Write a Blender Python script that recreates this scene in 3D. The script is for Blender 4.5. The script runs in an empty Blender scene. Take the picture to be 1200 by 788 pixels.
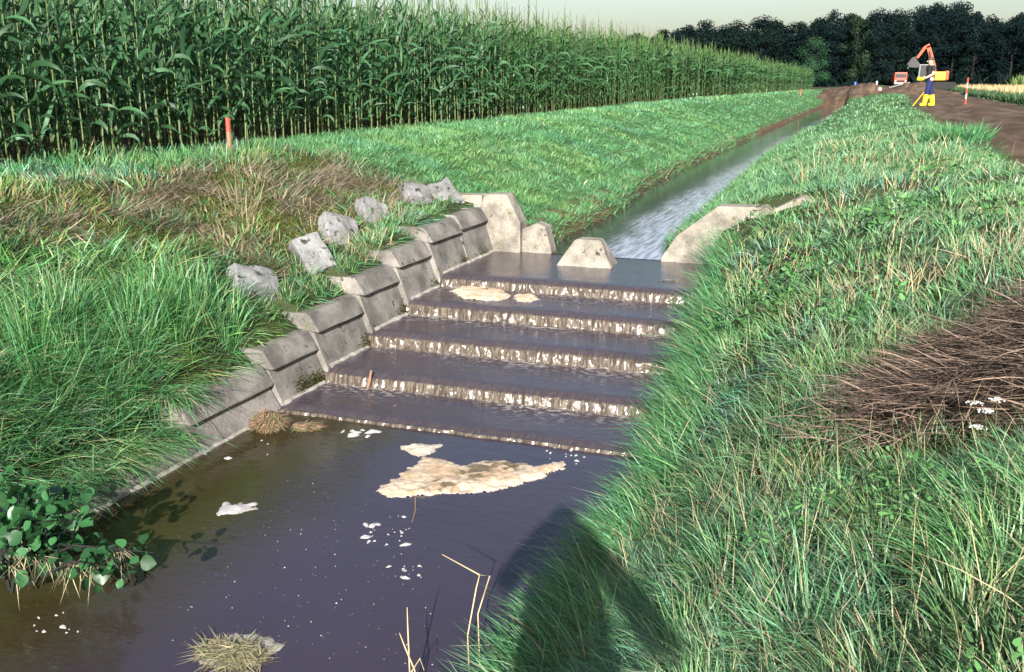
import bpy, bmesh, math, random
import numpy as np
from mathutils import Vector, Matrix, Euler
R_ = math.radians
rng = np.random.default_rng(7)
random.seed(7)
sc = bpy.context.scene
C = sc.collection

# ------------------------------------------------------------------ camera, sky, sun, exposure
PITCH, YAW = R_(14.463), R_(20.056)          # looking down / turned left of the ditch axis (+Y)
cam = bpy.data.cameras.new('camera'); cam.lens = 35.0; cam.sensor_width = 36.0
cam.clip_start = 0.05; cam.clip_end = 6000
camo = bpy.data.objects.new('camera', cam); C.objects.link(camo)
camo.location = (0, 0, 0); camo.rotation_euler = (math.pi/2 - PITCH, 0, YAW)
sc.camera = camo
SUN_EL, SUN_AZ = R_(24.0), R_(17.0)          # sun stands behind the camera, AZ right of -Y
S = Vector((math.sin(SUN_AZ)*math.cos(SUN_EL), -math.cos(SUN_AZ)*math.cos(SUN_EL), math.sin(SUN_EL)))
w = bpy.data.worlds.new('World'); sc.world = w; w.use_nodes = True
nt = w.node_tree
sky = nt.nodes.new('ShaderNodeTexSky'); sky.sky_type = 'NISHITA'; sky.sun_disc = False
sky.sun_elevation = SUN_EL; sky.sun_rotation = math.pi - SUN_AZ
sky.air_density = 1.0; sky.dust_density = 2.3; sky.ozone_density = 0.6
nt.links.new(sky.outputs[0], nt.nodes['Background'].inputs[0])
nt.nodes['Background'].inputs[1].default_value = 0.066
sun = bpy.data.lights.new('sun', 'SUN'); sun.energy = 5.0; sun.angle = R_(0.55); sun.color = (1.0, 0.96, 0.90)
suno = bpy.data.objects.new('sun', sun); C.objects.link(suno)
suno.rotation_euler = (-S).to_track_quat('-Z', 'Y').to_euler()
sc.view_settings.view_transform = 'Standard'; sc.view_settings.look = 'None'
sc.view_settings.exposure = 1.35; sc.view_settings.gamma = 1.0
sc.render.engine = 'CYCLES'
sc.cycles.max_bounces = 6; sc.cycles.diffuse_bounces = 3; sc.cycles.glossy_bounces = 3
sc.cycles.transmission_bounces = 4; sc.cycles.transparent_max_bounces = 6
sc.cycles.use_denoising = True

# ------------------------------------------------------------------ survey helper: photo direction -> place in the world
_f = 1167.0
_F = np.array([-math.sin(YAW)*math.cos(PITCH), math.cos(YAW)*math.cos(PITCH), -math.sin(PITCH)])
_R = np.array([math.cos(YAW), math.sin(YAW), 0.0]); _U = np.cross(_R, _F)
def ray(x, y): return _F + _R*(x-600)/_f + _U*(394-y)/_f
def onz(x, y, z): d = ray(x, y); return d*(z/d[2])
def onx(x, y, X): d = ray(x, y); return d*(X/d[0])
def ony(x, y, Y): d = ray(x, y); return d*(Y/d[1])

# ------------------------------------------------------------------ noise
def _hash(i, j, s):
    h = (i*374761393 + j*668265263 + s*1442695041) & 0xffffffff
    h = ((h ^ (h >> 13))*1274126177) & 0xffffffff
    return ((h ^ (h >> 16)) & 0xffff)/65535.0
def vnoise(x, y, s=0):
    x = np.asarray(x, float); y = np.asarray(y, float)
    i = np.floor(x).astype(np.int64); j = np.floor(y).astype(np.int64)
    u = x-i; v = y-j; u = u*u*(3-2*u); v = v*v*(3-2*v)
    return ((_hash(i, j, s)*(1-u)+_hash(i+1, j, s)*u)*(1-v) + (_hash(i, j+1, s)*(1-u)+_hash(i+1, j+1, s)*u)*v)
def fbm(x, y, s=0, o=4):
    r = 0; a = .5
    for k in range(o):
        r = r + a*vnoise(x, y, s+k); x = x*2.03+17; y = y*2.03+5; a *= .5
    return r/(1-.5**o)
def sstep(a, b, x):
    t = np.clip((x-a)/(b-a), 0, 1); return t*t*(3-2*t)

# ------------------------------------------------------------------ mesh + tagging helpers
def link(o, parent=None):
    C.objects.link(o)
    if parent is not None: o.parent = parent
    return o
def tag(o, label=None, cat=None, group=None, kind=None):
    if label: o['label'] = label
    if cat: o['category'] = cat
    if group: o['group'] = group
    if kind: o['kind'] = kind
    return o
def thing(name, label, cat, loc=(0, 0, 0), group=None, rz=0.0):
    o = bpy.data.objects.new(name, None); link(o); o.location = loc; o.rotation_euler = (0, 0, rz)
    o.empty_display_size = .1
    return tag(o, label, cat, group)
def np_mesh(name, V, F, mat=None, col=None, smooth=False, attrs=None):
    """F: list of int arrays, one per polygon size"""
    me = bpy.data.meshes.new(name)
    V = np.asarray(V, np.float32); me.vertices.add(len(V)); me.vertices.foreach_set('co', V.ravel())
    F = [np.asarray(f, np.int32) for f in F if len(f)]
    nl = sum(f.size for f in F); npoly = sum(len(f) for f in F)
    me.loops.add(nl); me.polygons.add(npoly)
    me.loops.foreach_set('vertex_index', np.concatenate([f.ravel() for f in F]))
    st = []; o = 0
    for f in F:
        st.append(o + np.arange(len(f))*f.shape[1]); o += f.size
    me.polygons.foreach_set('loop_start', np.concatenate(st).astype(np.int32))
    if smooth: me.polygons.foreach_set('use_smooth', np.ones(npoly, bool))
    if col is not None:
        a = me.color_attributes.new('Col', 'FLOAT_COLOR', 'POINT')
        c = np.ones((len(V), 4), np.float32); c[:, :3] = col; a.data.foreach_set('color', c.ravel())
    for k, v in (attrs or {}).items():
        a = me.attributes.new(k, 'FLOAT', 'POINT'); a.data.foreach_set('value', np.asarray(v, np.float32))
    me.update(calc_edges=True); me.validate()
    if mat: me.materials.append(mat)
    return me
def np_obj(name, *a, parent=None, **k):
    return link(bpy.data.objects.new(name, np_mesh(name, *a, **k)), parent)
def bm_obj(name, bm, mat, parent=None, smooth=False, loc=None):
    me = bpy.data.meshes.new(name); bmesh.ops.recalc_face_normals(bm, faces=bm.faces); bm.to_mesh(me); bm.free()
    if smooth: me.polygons.foreach_set('use_smooth', np.ones(len(me.polygons), bool))
    me.materials.append(mat)
    o = link(bpy.data.objects.new(name, me), parent)
    if loc is not None: o.location = loc
    return o
def box(bm, c, s, rot=None, bevel=0.0):
    r = bmesh.ops.create_cube(bm, size=1.0)
    M = Matrix.Translation(c) @ (rot.to_matrix().to_4x4() if rot else Matrix()) @ Matrix.Diagonal((*s, 1))
    bmesh.ops.transform(bm, matrix=M, verts=r['verts'])
    if bevel:
        es = list({e for v in r['verts'] for e in v.link_edges})
        bmesh.ops.bevel(bm, geom=es, offset=bevel, segments=2, affect='EDGES', profile=.6)
def tube(bm, pts, rad, n=6):
    """one tapered tube through pts"""
    pts = [Vector(p) for p in pts]; rad = rad if hasattr(rad, '__len__') else [rad]*len(pts)
    rings = []
    for i, p in enumerate(pts):
        d = (pts[min(i+1, len(pts)-1)] - pts[max(i-1, 0)]).normalized()
        a = d.orthogonal().normalized() if i == 0 else (rings_a - d*rings_a.dot(d)).normalized()
        rings_a = a; b = d.cross(a)
        rings.append([bm.verts.new(p + (a*math.cos(2*math.pi*k/n) + b*math.sin(2*math.pi*k/n))*rad[i]) for k in range(n)])
    for q in range(len(rings)-1):
        for k in range(n):
            bm.faces.new((rings[q][k], rings[q][(k+1) % n], rings[q+1][(k+1) % n], rings[q+1][k]))
    bm.faces.new(rings[0][::-1]); bm.faces.new(rings[-1])
def prism(bm, prof, axis, a0, a1, bevel=0.0, seg=1):
    """extrude a closed 2-D profile along 'X' or 'Y'"""
    mk = (lambda p, t: (p[0], t, p[1])) if axis == 'Y' else (lambda p, t: (t, p[0], p[1]))
    rings = [[bm.verts.new(mk(p, a0 + (a1-a0)*k/seg)) for p in prof] for k in range(seg+1)]
    n = len(prof); fs = []
    for r0, r1 in zip(rings, rings[1:]):
        for k in range(n): fs.append(bm.faces.new((r0[k], r0[(k+1) % n], r1[(k+1) % n], r1[k])))
    fs.append(bm.faces.new(rings[0])); fs.append(bm.faces.new(rings[-1][::-1]))
    bmesh.ops.recalc_face_normals(bm, faces=fs)
    if bevel:
        es = [e for e in {e for f in fs for e in f.edges} if e.calc_face_angle(0) > .3]
        bmesh.ops.bevel(bm, geom=es, offset=bevel, segments=2, affect='EDGES', profile=.6)

# ------------------------------------------------------------------ materials
def new_mat(name):
    m = bpy.data.materials.new(name); m.use_nodes = True
    t = m.node_tree; return m, t, t.nodes['Principled BSDF'], t.nodes['Material Output']
def N(t, typ, **k):
    n = t.nodes.new(typ)
    for a, b in k.items():
        if a in n.inputs: n.inputs[a].default_value = b
        else: setattr(n, a, b)
    return n
def mix(t, a, b, fac, blend='MIX'):
    n = t.nodes.new('ShaderNodeMix'); n.data_type = 'RGBA'; n.blend_type = blend
    for sock, v in ((n.inputs[0], fac), (n.inputs[6], a), (n.inputs[7], b)):
        if hasattr(v, 'is_output'): t.links.new(v, sock)
        elif isinstance(v, (int, float)): sock.default_value = v
        else: sock.default_value = (*v, 1)
    return n.outputs[2]
def ramp(t, src, p0, p1, c0=0.0, c1=1.0):
    n = t.nodes.new('ShaderNodeMapRange'); n.interpolation_type = 'SMOOTHSTEP'
    n.inputs[1].default_value = p0; n.inputs[2].default_value = p1; n.inputs[3].default_value = c0; n.inputs[4].default_value = c1
    t.links.new(src, n.inputs[0]); return n.outputs[0]
def noise(t, scale, detail=4, rough=.55, vec=None, obj=True, stretch=None):
    n = t.nodes.new('ShaderNodeTexNoise'); n.inputs['Scale'].default_value = scale
    n.inputs['Detail'].default_value = detail; n.inputs['Roughness'].default_value = rough
    g = t.nodes.new('ShaderNodeNewGeometry')
    src = g.outputs['Position']
    if stretch:
        m = t.nodes.new('ShaderNodeMapping'); m.inputs['Scale'].default_value = stretch
        t.links.new(src, m.inputs[0]); src = m.outputs[0]
    t.links.new(src, n.inputs['Vector']); return n.outputs[0]
def bump(t, p, h, strength=.5, dist=.01):
    b = t.nodes.new('ShaderNodeBump'); b.inputs['Strength'].default_value = strength; b.inputs['Distance'].default_value = dist
    t.links.new(h, b.inputs['Height']); t.links.new(b.outputs[0], p.inputs['Normal'])
def plain(name, col, rough=.6, metal=0.0, var=.25, scale=8, spec=.4):
    m, t, p, o = new_mat(name)
    n = noise(t, scale, 4)
    c = mix(t, [c*(1-var) for c in col], [min(1, c*(1+var)) for c in col], n)
    t.links.new(c, p.inputs['Base Color']); p.inputs['Roughness'].default_value = rough
    p.inputs['Metallic'].default_value = metal; p.inputs['Specular IOR Level'].default_value = spec
    return m
def foliage(name, trans=.3, rough=.5, spec=.4, tint=(1, 1, 1), attr=True, col=(.06, .13, .04)):
    m, t, p, o = new_mat(name)
    if attr:
        a = t.nodes.new('ShaderNodeAttribute'); a.attribute_name = 'Col'; c = a.outputs['Color']
    else:
        oi = t.nodes.new('ShaderNodeObjectInfo')
        c = mix(t, [x*.5 for x in col], [x*1.45 for x in col], oi.outputs['Random'])
    if tint != (1, 1, 1): c = mix(t, c, tint, 1.0, 'MULTIPLY')
    t.links.new(c, p.inputs['Base Color']); p.inputs['Roughness'].default_value = rough
    p.inputs['Specular IOR Level'].default_value = spec
    tr = t.nodes.new('ShaderNodeBsdfTranslucent'); t.links.new(c, tr.inputs[0])
    mx = t.nodes.new('ShaderNodeMixShader'); mx.inputs[0].default_value = trans
    t.links.new(p.outputs[0], mx.inputs[1]); t.links.new(tr.outputs[0], mx.inputs[2]); t.links.new(mx.outputs[0], o.inputs[0])
    return m
def attr_mat(name, rough=.9, bscale=60, bstr=.6, bdist=.02, spec=.15):
    m, t, p, o = new_mat(name)
    a = t.nodes.new('ShaderNodeAttribute'); a.attribute_name = 'Col'
    n = noise(t, bscale, 5, .65); n2 = noise(t, 9, 3)
    c = mix(t, a.outputs['Color'], mix(t, (.55, .55, .55), (1.4, 1.35, 1.3), n), .75, 'MULTIPLY')
    c = mix(t, c, mix(t, (.75, .75, .75), (1.2, 1.2, 1.2), n2), .6, 'MULTIPLY')
    t.links.new(c, p.inputs['Base Color']); p.inputs['Roughness'].default_value = rough; p.inputs['Specular IOR Level'].default_value = spec
    bump(t, p, n, bstr, bdist); return m

M_ground = attr_mat('soil_and_thatch', bscale=45, bdist=.03)
M_grass = foliage('grass_blade', .36, .42, .5)
M_straw = foliage('dry_straw', .15, .6, .3)
M_tree = foliage('tree_leaf', .12, .7, .08)
M_maize = foliage('maize_leaf', .25, .38, .5)
M_maize_o = foliage('maize_leaf_single', .22, .5, .3, attr=False, col=(.036, .100, .042))
M_stalk = plain('maize_stalk', (.095, .135, .045), .5, var=.5, scale=9)
M_alder = foliage('alder_leaf', .22, .4, .45, attr=False, col=(.028, .10, .034))
M_bark = plain('bark', (.008, .009, .008), .9, var=.4, scale=12)
def make_concrete(name, base, lich=.60):
    m, t, p, o = new_mat(name)
    n1 = noise(t, 3.2, 5, .6); n2 = noise(t, 38, 4, .6); n3 = noise(t, 11, 6, .7); n4 = noise(t, 140, 2)
    c = mix(t, [b*.55 for b in base], [b*1.35 for b in base], ramp(t, n1, .3, .7))
    c = mix(t, c, mix(t, (.5, .5, .5), (1.4, 1.4, 1.38), n2), .9, 'MULTIPLY')
    c = mix(t, c, (.03, .03, .025), ramp(t, n3, lich, lich+.06))           # dark lichen crusts
    c = mix(t, c, (.10, .11, .04), ramp(t, noise(t, 5.5, 5, .65), .60, .74, 0, .8))  # moss bloom
    t.links.new(c, p.inputs['Base Color']); p.inputs['Roughness'].default_value = .88; p.inputs['Specular IOR Level'].default_value = .25
    h = t.nodes.new('ShaderNodeMath'); h.operation = 'ADD'; t.links.new(n2, h.inputs[0]); t.links.new(n4, h.inputs[1])
    bump(t, p, h.outputs[0], .55, .008); return m
M_conc = make_concrete('weathered_concrete', (.185, .172, .158))
M_conc2 = make_concrete('pale_concrete', (.225, .205, .175))
M_conc3 = make_concrete('lichened_concrete', (.18, .18, .185), .56)
def make_water(name, base, scale, stretch, strength, rough=.06, foam=False, painted_glint=False, brown_left=False):
    m, t, p, o = new_mat(name)
    n1 = noise(t, scale, 3, .5, stretch=stretch); n2 = noise(t, scale*4.3, 2, .5, stretch=stretch); n0 = noise(t, 1.1, 3)
    c = mix(t, [b*.8 for b in base], [b*1.2 for b in base], n0)
    p.inputs['IOR'].default_value = 1.40; p.inputs['Specular IOR Level'].default_value = .5
    h = t.nodes.new('ShaderNodeMath'); h.operation = 'MULTIPLY_ADD'; h.inputs[1].default_value = .35
    t.links.new(n2, h.inputs[0]); t.links.new(n1, h.inputs[2])
    hh = h.outputs[0]; rgh = rough
    if foam:
        af = t.nodes.new('ShaderNodeAttribute'); af.attribute_name = 'fall'
        ab = t.nodes.new('ShaderNodeAttribute'); ab.attribute_name = 'froth'
        st = noise(t, 1.0, 3, .6, stretch=(55, 9, 9)); sp = noise(t, 1.0, 3, .6, stretch=(60, 22, 22))
        body = mix(t, c, mix(t, (.045, .036, .029), (.125, .102, .080), ramp(t, st, .38, .66)), af.outputs['Fac'])
        wv = t.nodes.new('ShaderNodeMath'); wv.operation = 'MULTIPLY'
        t.links.new(ramp(t, sp, .59, .74), wv.inputs[0]); 
        aw = t.nodes.new('ShaderNodeAttribute'); aw.attribute_name = 'white'; t.links.new(aw.outputs['Fac'], wv.inputs[1])
        body = mix(t, body, (.52, .50, .47), wv.outputs[0])
        fr = noise(t, 1.0, 5, .65, stretch=(14, 22, 10))
        fm = t.nodes.new('ShaderNodeMath'); fm.operation = 'MULTIPLY'
        t.links.new(ramp(t, fr, .50, .60), fm.inputs[0]); t.links.new(ab.outputs['Fac'], fm.inputs[1])
        c = mix(t, body, (.45, .43, .43), fm.outputs[0])
        h2 = t.nodes.new('ShaderNodeMath'); h2.operation = 'MULTIPLY_ADD'; t.links.new(st, h2.inputs[0]); t.links.new(af.outputs['Fac'], h2.inputs[1]); t.links.new(hh, h2.inputs[2]); hh = h2.outputs[0]
        rr = t.nodes.new('ShaderNodeMath'); rr.operation = 'MULTIPLY_ADD'; rr.inputs[1].default_value = .5; rr.inputs[2].default_value = rough
        t.links.new(fm.outputs[0], rr.inputs[0]); t.links.new(rr.outputs[0], p.inputs['Roughness'])
    else: p.inputs['Roughness'].default_value = rough
    if brown_left:
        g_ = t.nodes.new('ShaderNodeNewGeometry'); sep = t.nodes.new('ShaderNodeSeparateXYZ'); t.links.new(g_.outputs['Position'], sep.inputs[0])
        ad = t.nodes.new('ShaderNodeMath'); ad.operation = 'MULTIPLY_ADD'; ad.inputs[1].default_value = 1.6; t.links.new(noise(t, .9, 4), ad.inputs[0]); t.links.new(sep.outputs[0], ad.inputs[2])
        c = mix(t, (.034, .027, .011), c, ramp(t, ad.outputs[0], -3.3, -1.9))  # base colour turns browner towards the left wall
    if painted_glint:
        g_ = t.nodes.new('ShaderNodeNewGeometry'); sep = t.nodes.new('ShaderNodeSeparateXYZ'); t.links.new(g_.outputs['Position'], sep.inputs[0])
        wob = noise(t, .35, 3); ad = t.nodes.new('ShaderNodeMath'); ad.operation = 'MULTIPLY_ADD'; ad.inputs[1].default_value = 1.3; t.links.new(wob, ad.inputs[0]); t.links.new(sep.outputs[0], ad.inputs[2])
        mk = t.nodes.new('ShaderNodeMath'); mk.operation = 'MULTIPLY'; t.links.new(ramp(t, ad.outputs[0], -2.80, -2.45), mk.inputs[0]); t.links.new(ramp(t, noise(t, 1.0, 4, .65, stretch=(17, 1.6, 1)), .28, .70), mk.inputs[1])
        c = mix(t, c, (.42, .42, .53), mk.outputs[0])  # sky glint painted into the water colour as pale lilac streaks along the right
    t.links.new(c, p.inputs['Base Color'])
    bump(t, p, hh, strength, .02); return m
M_pool = make_water('pool_water', (.039, .031, .047), 6, (1, 1.6, 1), .20, .05, brown_left=True)
M_casc = make_water('cascade_water', (.046, .037, .048), 13, (1, 1.5, 1), .30, .10, foam=True)
M_ditch = make_water('ditch_water', (.040, .040, .036), 9, (1, .7, 1), .13, .05, painted_glint=True)
M_foam = attr_mat('foam', .85, 120, .9, .012, .3)
M_mud = plain('mud', (.12, .08, .055), .95, var=.5, scale=5)
M_wood = plain('wet_wood', (.22, .13, .08), .7, var=.4, scale=40)
M_red = plain('red_paint', (.42, .06, .04), .5, var=.15)
M_white = plain('white_paint', (.36, .355, .34), .5, var=.12)
M_orange = plain('orange_paint', (.40, .065, .02), .45, var=.15)
M_yellow = plain('yellow_paint', (.50, .28, .025), .45, var=.12)
M_yrub = plain('yellow_rubber', (.62, .50, .02), .4, var=.06)
M_navy = plain('navy_cloth', (.010, .015, .075), .9, var=.25, scale=30)
M_black = plain('black_cloth', (.02, .02, .026), .9, var=.25, scale=30)
M_skin = plain('skin', (.52, .30, .21), .55, var=.08, scale=20)
M_hair = plain('hair', (.07, .045, .03), .7, var=.3, scale=60)
M_rubber = plain('black_rubber', (.012, .012, .012), .8, var=.2)
M_glass = plain('dark_glass', (.03, .04, .05), .08, var=.2, spec=.6)
M_steel = plain('worn_steel', (.04, .04, .042), .6, .2, var=.3, scale=20)
M_grey = plain('grey_paint', (.20, .21, .22), .45, var=.12)
M_blue = plain('blue_paint', (.05, .12, .50), .5, var=.15)
M_clump = plain('matted_stems', (.20, .14, .095), .95, var=.5, scale=45)
M_wood2 = plain('bleached_wood', (.20, .185, .165), .8, var=.3, scale=12)
M_flower = plain('white_petal', (.5, .5, .47), .7, var=.05)

# ------------------------------------------------------------------ levels of the cascade
XL = -4.45                                    # waterline of the left cheek wall
POOL = -2.64
T = [-2.09, -2.215, -2.35, -2.485, -2.60]      # tread water levels, top to bottom
LIP = [9.92, 9.09, 8.28, 7.42, 6.66]           # Y of the lips
UNITS = [  # y0, y1, tread, top
    (9.85, 10.70, T[0], -1.575), (10.70, 11.54, T[0], -1.545), (9.05, 9.85, T[1], -1.71), (8.27, 9.05, T[2], -1.845),
    (7.41, 8.27, T[3], -2.005), (6.68, 7.41, T[4], -2.15), (5.59, 6.68, POOL, -2.27)]

# ------------------------------------------------------------------ ground: one sheet to the horizon
ST_Y = [-400, -12, 3, 5.61, 5.63, 6.70, 6.72, 7.43, 7.45, 8.29, 8.31, 9.07, 9.09, 9.87, 9.89, 10.72, 10.74, 11.52, 11.6, 12.1, 16, 20, 26, 45, 80, 92, 130, 260, 3000]
zl = [-2.48, -2.48, -2.48, -2.48, -2.255, -2.255, -2.135, -2.135, -1.99, -1.99, -1.83, -1.83, -1.695, -1.695, -1.56, -1.56, -1.53, -1.53, -1.50]
def XE(y): return np.interp(y, [-20, 5.6, 6.7, 8.3, 11.6], [-1.26, -1.26, -1.22, -1.34, -1.66])
def station(k, y):
    if y <= 11.6:
        a = zl[k]; r = np.interp(y, [5.6, 6.7, 7.4, 8.3, 9.1, 9.9, 11.6], [-2.62, -2.4, -2.28, -2.12, -1.98, -1.84, -1.72])
        f = np.interp(y, [5.5, 11.6], [0, 1])
        X = [-3000, -60, -8.1, -7.15, -6.3, -5.35, -4.735, -4.715, XE(y)-.12, XE(y), XE(y)+.28, -.35, .9, 1.9, 6, 60, 3000]
        Z = [-1.0, -.92, -.93+.05*f, -1.0+.05*f, -1.26, -1.80+.42*f, a, -3.1, -3.1, r, r+.16, -1.76+.47*f, -1.16+.08*f, -1.02, -1.02, -1.05, -1.1]
        if y <= 5.6: X[8] = -1.44; Z[9:11] = [-2.60, -2.30]
        return X, Z
    e = np.interp(y, [80, 92], [0, 1]); q = np.interp(y, [45, 130, 260], [0, .35, .7])
    lo = -2.6*(1-e) + -1.0*e; md = lambda z: z*(1-e) + -1.0*e
    wl_ = np.interp(y, [12, 16, 19, 28], [-3.85, -3.85, -4.22, -4.42]); wr_ = np.interp(y, [12, 17, 24], [-2.50, -2.55, -2.88])
    X = [-3000, -60, -8.1, -7.0, -6.0, -5.0, wl_-.14, wl_+.06, wr_-.04, wr_+.08, wr_+.5, -1.3, .7, 1.6, 6, 60, 3000]
    b_ = np.interp(y, [12, 45], [.13, .07])
    Z = [-1.0, -.75-q-b_, -.75-q-b_, -.88-q*.8-b_, -1.28, md(-1.62), md(-1.93), lo, lo, md(-1.96), md(-1.72), md(-1.40), -1.06-q*.2, -1.02-q*.5, -1.02-q*.5, -1.05-q, -1.1-q]
    return X, Z
STN = [station(min(k, 18), y) for k, y in enumerate(ST_Y)]
SX = np.array([s[0] for s in STN]); SZ = np.array([s[1] for s in STN])
gx = np.unique(np.concatenate([-np.geomspace(14, 3000, 34)[::-1], np.arange(-14, -8.6, .3), np.arange(-8.6, -5.2, .12), np.arange(-5.2, -1.0, .07),
                               np.arange(-1.0, 3.0, .1), np.arange(3, 9, .35), np.geomspace(9.2, 3000, 34), [-4.735, -4.715]]).round(3))
gy = np.unique(np.concatenate([-np.geomspace(4, 400, 22)[::-1], np.arange(-4, 2, .3), np.arange(2, 13.2, .09), np.array(ST_Y[3:19]), np.geomspace(13.3, 80, 150), np.arange(80.5, 130, .6), np.geomspace(134, 3000, 40)]).round(3))
H = np.zeros((len(gy), len(gx)))
for iy, y in enumerate(gy):
    k = min(max(np.searchsorted(ST_Y, y) - 1, 0), len(ST_Y)-2); u = min(max((y-ST_Y[k])/(ST_Y[k+1]-ST_Y[k]), 0), 1)
    H[iy] = np.interp(gx, SX[k]*(1-u)+SX[k+1]*u, SZ[k]*(1-u)+SZ[k+1]*u)
GX, GY = np.meshgrid(gx, gy)
nearw = np.clip(1-np.abs(GX+4.8)/.35, 0, 1)*(GY < 12.2)
amp = np.where(GY < 130, 1, 0)*(1-nearw)
H += amp*((fbm(GX*1.3, GY*1.3, 3)-.5)*.16*sstep(-9.5, -7, GX)*(1-.5*sstep(1, 2, GX)) + (fbm(GX*5, GY*5, 9, 3)-.5)*.05)
trk = sstep(1.35, 1.9, GX - .25*(fbm(GY*.4, GY*0, 21)-.5) + np.interp(GY, [15, 41, 80], [0, .55, .2]))*(1-sstep(5.0, 5.6, GX))*sstep(9, 13, GY)*(1-sstep(150, 190, GY))
rut = np.exp(-((GX-2.5)/.28)**2) + np.exp(-((GX-4.2)/.28)**2)
H -= .30*np.exp(-((GX-.95)/.55)**2-((GY-4.05)/.22)**2)
H += trk*(-.06*rut + (fbm(GX*2.2, GY*1.2, 31)-.5)*.16)
def mound(cx, cy, rx, ry, h, s):
    return h*np.exp(-((GX-cx)/rx)**2*1.4-((GY-cy)/ry)**2*1.4)*(.65+.7*fbm(GX*.9, GY*.9, s))
mp = [onz(985, 115, -1.15)*1.0, onz(1072, 108, -1.2), onz(1010, 109, -1.2)]
mds = [mound(mp[0][0]+.6, 88, 2.6, 4, .75, 41), mound(mp[1][0]-.2, 93, 1.7, 4, .75, 45), mound(mp[0][0]+3.4, 102, 3, 8, .35, 48)]
H += sum(mds)*(.45+1.1*fbm(GX*1.4, GY*.8, 55)) + ((GY > 82) & (GY < 130) & (GX > -5) & (GX < 6))*(fbm(GX*1.1, GY*.7, 57)-.4)*.5
dirt = np.clip(trk + sum(mds)*2.2 + ((GY > 83) & (GY < 135) & (GX > -5) & (GX < 6)), 0, 1)
def zt(x, y):
    x = np.asarray(x, float); y = np.asarray(y, float)
    i = np.clip(np.searchsorted(gx, x)-1, 0, len(gx)-2); j = np.clip(np.searchsorted(gy, y)-1, 0, len(gy)-2)
    u = np.clip((x-gx[i])/(gx[i+1]-gx[i]), 0, 1); v = np.clip((y-gy[j])/(gy[j+1]-gy[j]), 0, 1)
    return (H[j, i]*(1-u)+H[j, i+1]*u)*(1-v) + (H[j+1, i]*(1-u)+H[j+1, i+1]*u)*v
def zgrid(G, x, y):
    i = np.clip(np.searchsorted(gx, x), 0, len(gx)-1); j = np.clip(np.searchsorted(gy, y), 0, len(gy)-1); return G[j, i]
# real ground colours: thatch under grass, dry mossy patch, dark soil of the track
def dryness(x, y):
    """1 in the dry mossy patch of the left bank, 0 in lush grass"""
    a = sstep(-7.5, -6.9, x)*(1-sstep(-5.35, -4.9, x))*sstep(4.6, 6.4, y)*(1-sstep(11.2, 12.4, y))
    low = 1-sstep(.0, .5, (x+5.55)*1.0 + (8.2-y)*.55)*sstep(9.0, 7.0, y)
    return np.clip(a*low*np.clip(.1+1.5*fbm(np.asarray(x)*1.7, np.asarray(y)*1.7, 61), 0, 1.2), 0, 1)
def reeds(x, y):
    """1 on the flattened dead reeds of the right bank"""
    u = (x-1.0)*.92 + (y-5.0)*.25; v = -(x-1.0)*.25 + (y-5.0)*.90
    return 1-sstep(.75, 1.0, np.sqrt((u/1.25)**2+(v/.85)**2) + (fbm(np.asarray(x)*2.5, np.asarray(y)*2.5, 71)-.5)*.5)
c_th = np.array([.040, .050, .020]); c_soil = np.array([.085, .056, .038]); c_dry = np.array([.12, .095, .055]); c_moss = np.array([.075, .085, .018]); c_field = np.array([.06, .045, .03])
nz = fbm(GX*1.7, GY*1.7, 12)[..., None]
turf = sstep(11.5, 14, GY)[..., None]; col = (c_th*(1-turf)+np.array([.060, .130, .048])*turf)*(.7+.6*nz)
dr = dryness(GX, GY)[..., None]; ms = sstep(.42, .50, fbm(GX*2.3, GY*2.3, 15))[..., None]
col = col*(1-dr) + (c_dry*(1-ms)+c_moss*ms)*dr
sv = sstep(.42, .62, fbm(GX*3.0, GY*.5, 33))[..., None]; col = col*(1-dirt[..., None]) + (c_soil*(1-sv)+np.array([.13, .092, .066])*sv)*(.45+1.0*nz)*dirt[..., None]
rd = reeds(GX, GY)[..., None]; col = col*(1-rd) + np.array([.05, .036, .026])*rd
fld = ((GX < -7.9) | ((GX > 5.4) & (GY > 30)))[..., None]; col = np.where(fld & (dirt[..., None] < .5), c_field*(.7+.6*nz), col)
edge = ((GX > -4.6) & (GX < -2.7) & (GY > 11.7) & (H < -1.8) & (GY < 90))[..., None]; col = np.where(edge, np.array([.11, .07, .045]), col)
nY, nX = H.shape; idx = np.arange(nY*nX).reshape(nY, nX)
quads = np.stack([idx[:-1, :-1], idx[:-1, 1:], idx[1:, 1:], idx[1:, :-1]], -1).reshape(-1, 4)
g = np_obj('ground', np.stack([GX, GY, H], -1).reshape(-1, 3), [quads], M_ground, col.reshape(-1, 3), smooth=True)
tag(g, kind='structure')

# ------------------------------------------------------------------ water
def sheet(name, xs, ys, zf, mat, attrs=None):
    X, Y = np.meshgrid(xs, ys); Z = zf(X, Y); n, m_ = X.shape; ix = np.arange(n*m_).reshape(n, m_)
    q = np.stack([ix[:-1, :-1], ix[:-1, 1:], ix[1:, 1:], ix[1:, :-1]], -1).reshape(-1, 4)
    o = np_obj(name, np.stack([X, Y, Z], -1).reshape(-1, 3), [q], mat, smooth=True); return tag(o, kind='structure')
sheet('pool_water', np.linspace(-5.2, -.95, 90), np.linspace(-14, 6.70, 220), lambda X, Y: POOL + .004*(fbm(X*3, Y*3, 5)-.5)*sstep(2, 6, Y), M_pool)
sheet('ditch_water', np.linspace(-4.9, -1.5, 40), np.linspace(11.60, 92, 300), lambda X, Y: -2.086 + X*0, M_ditch)
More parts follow.
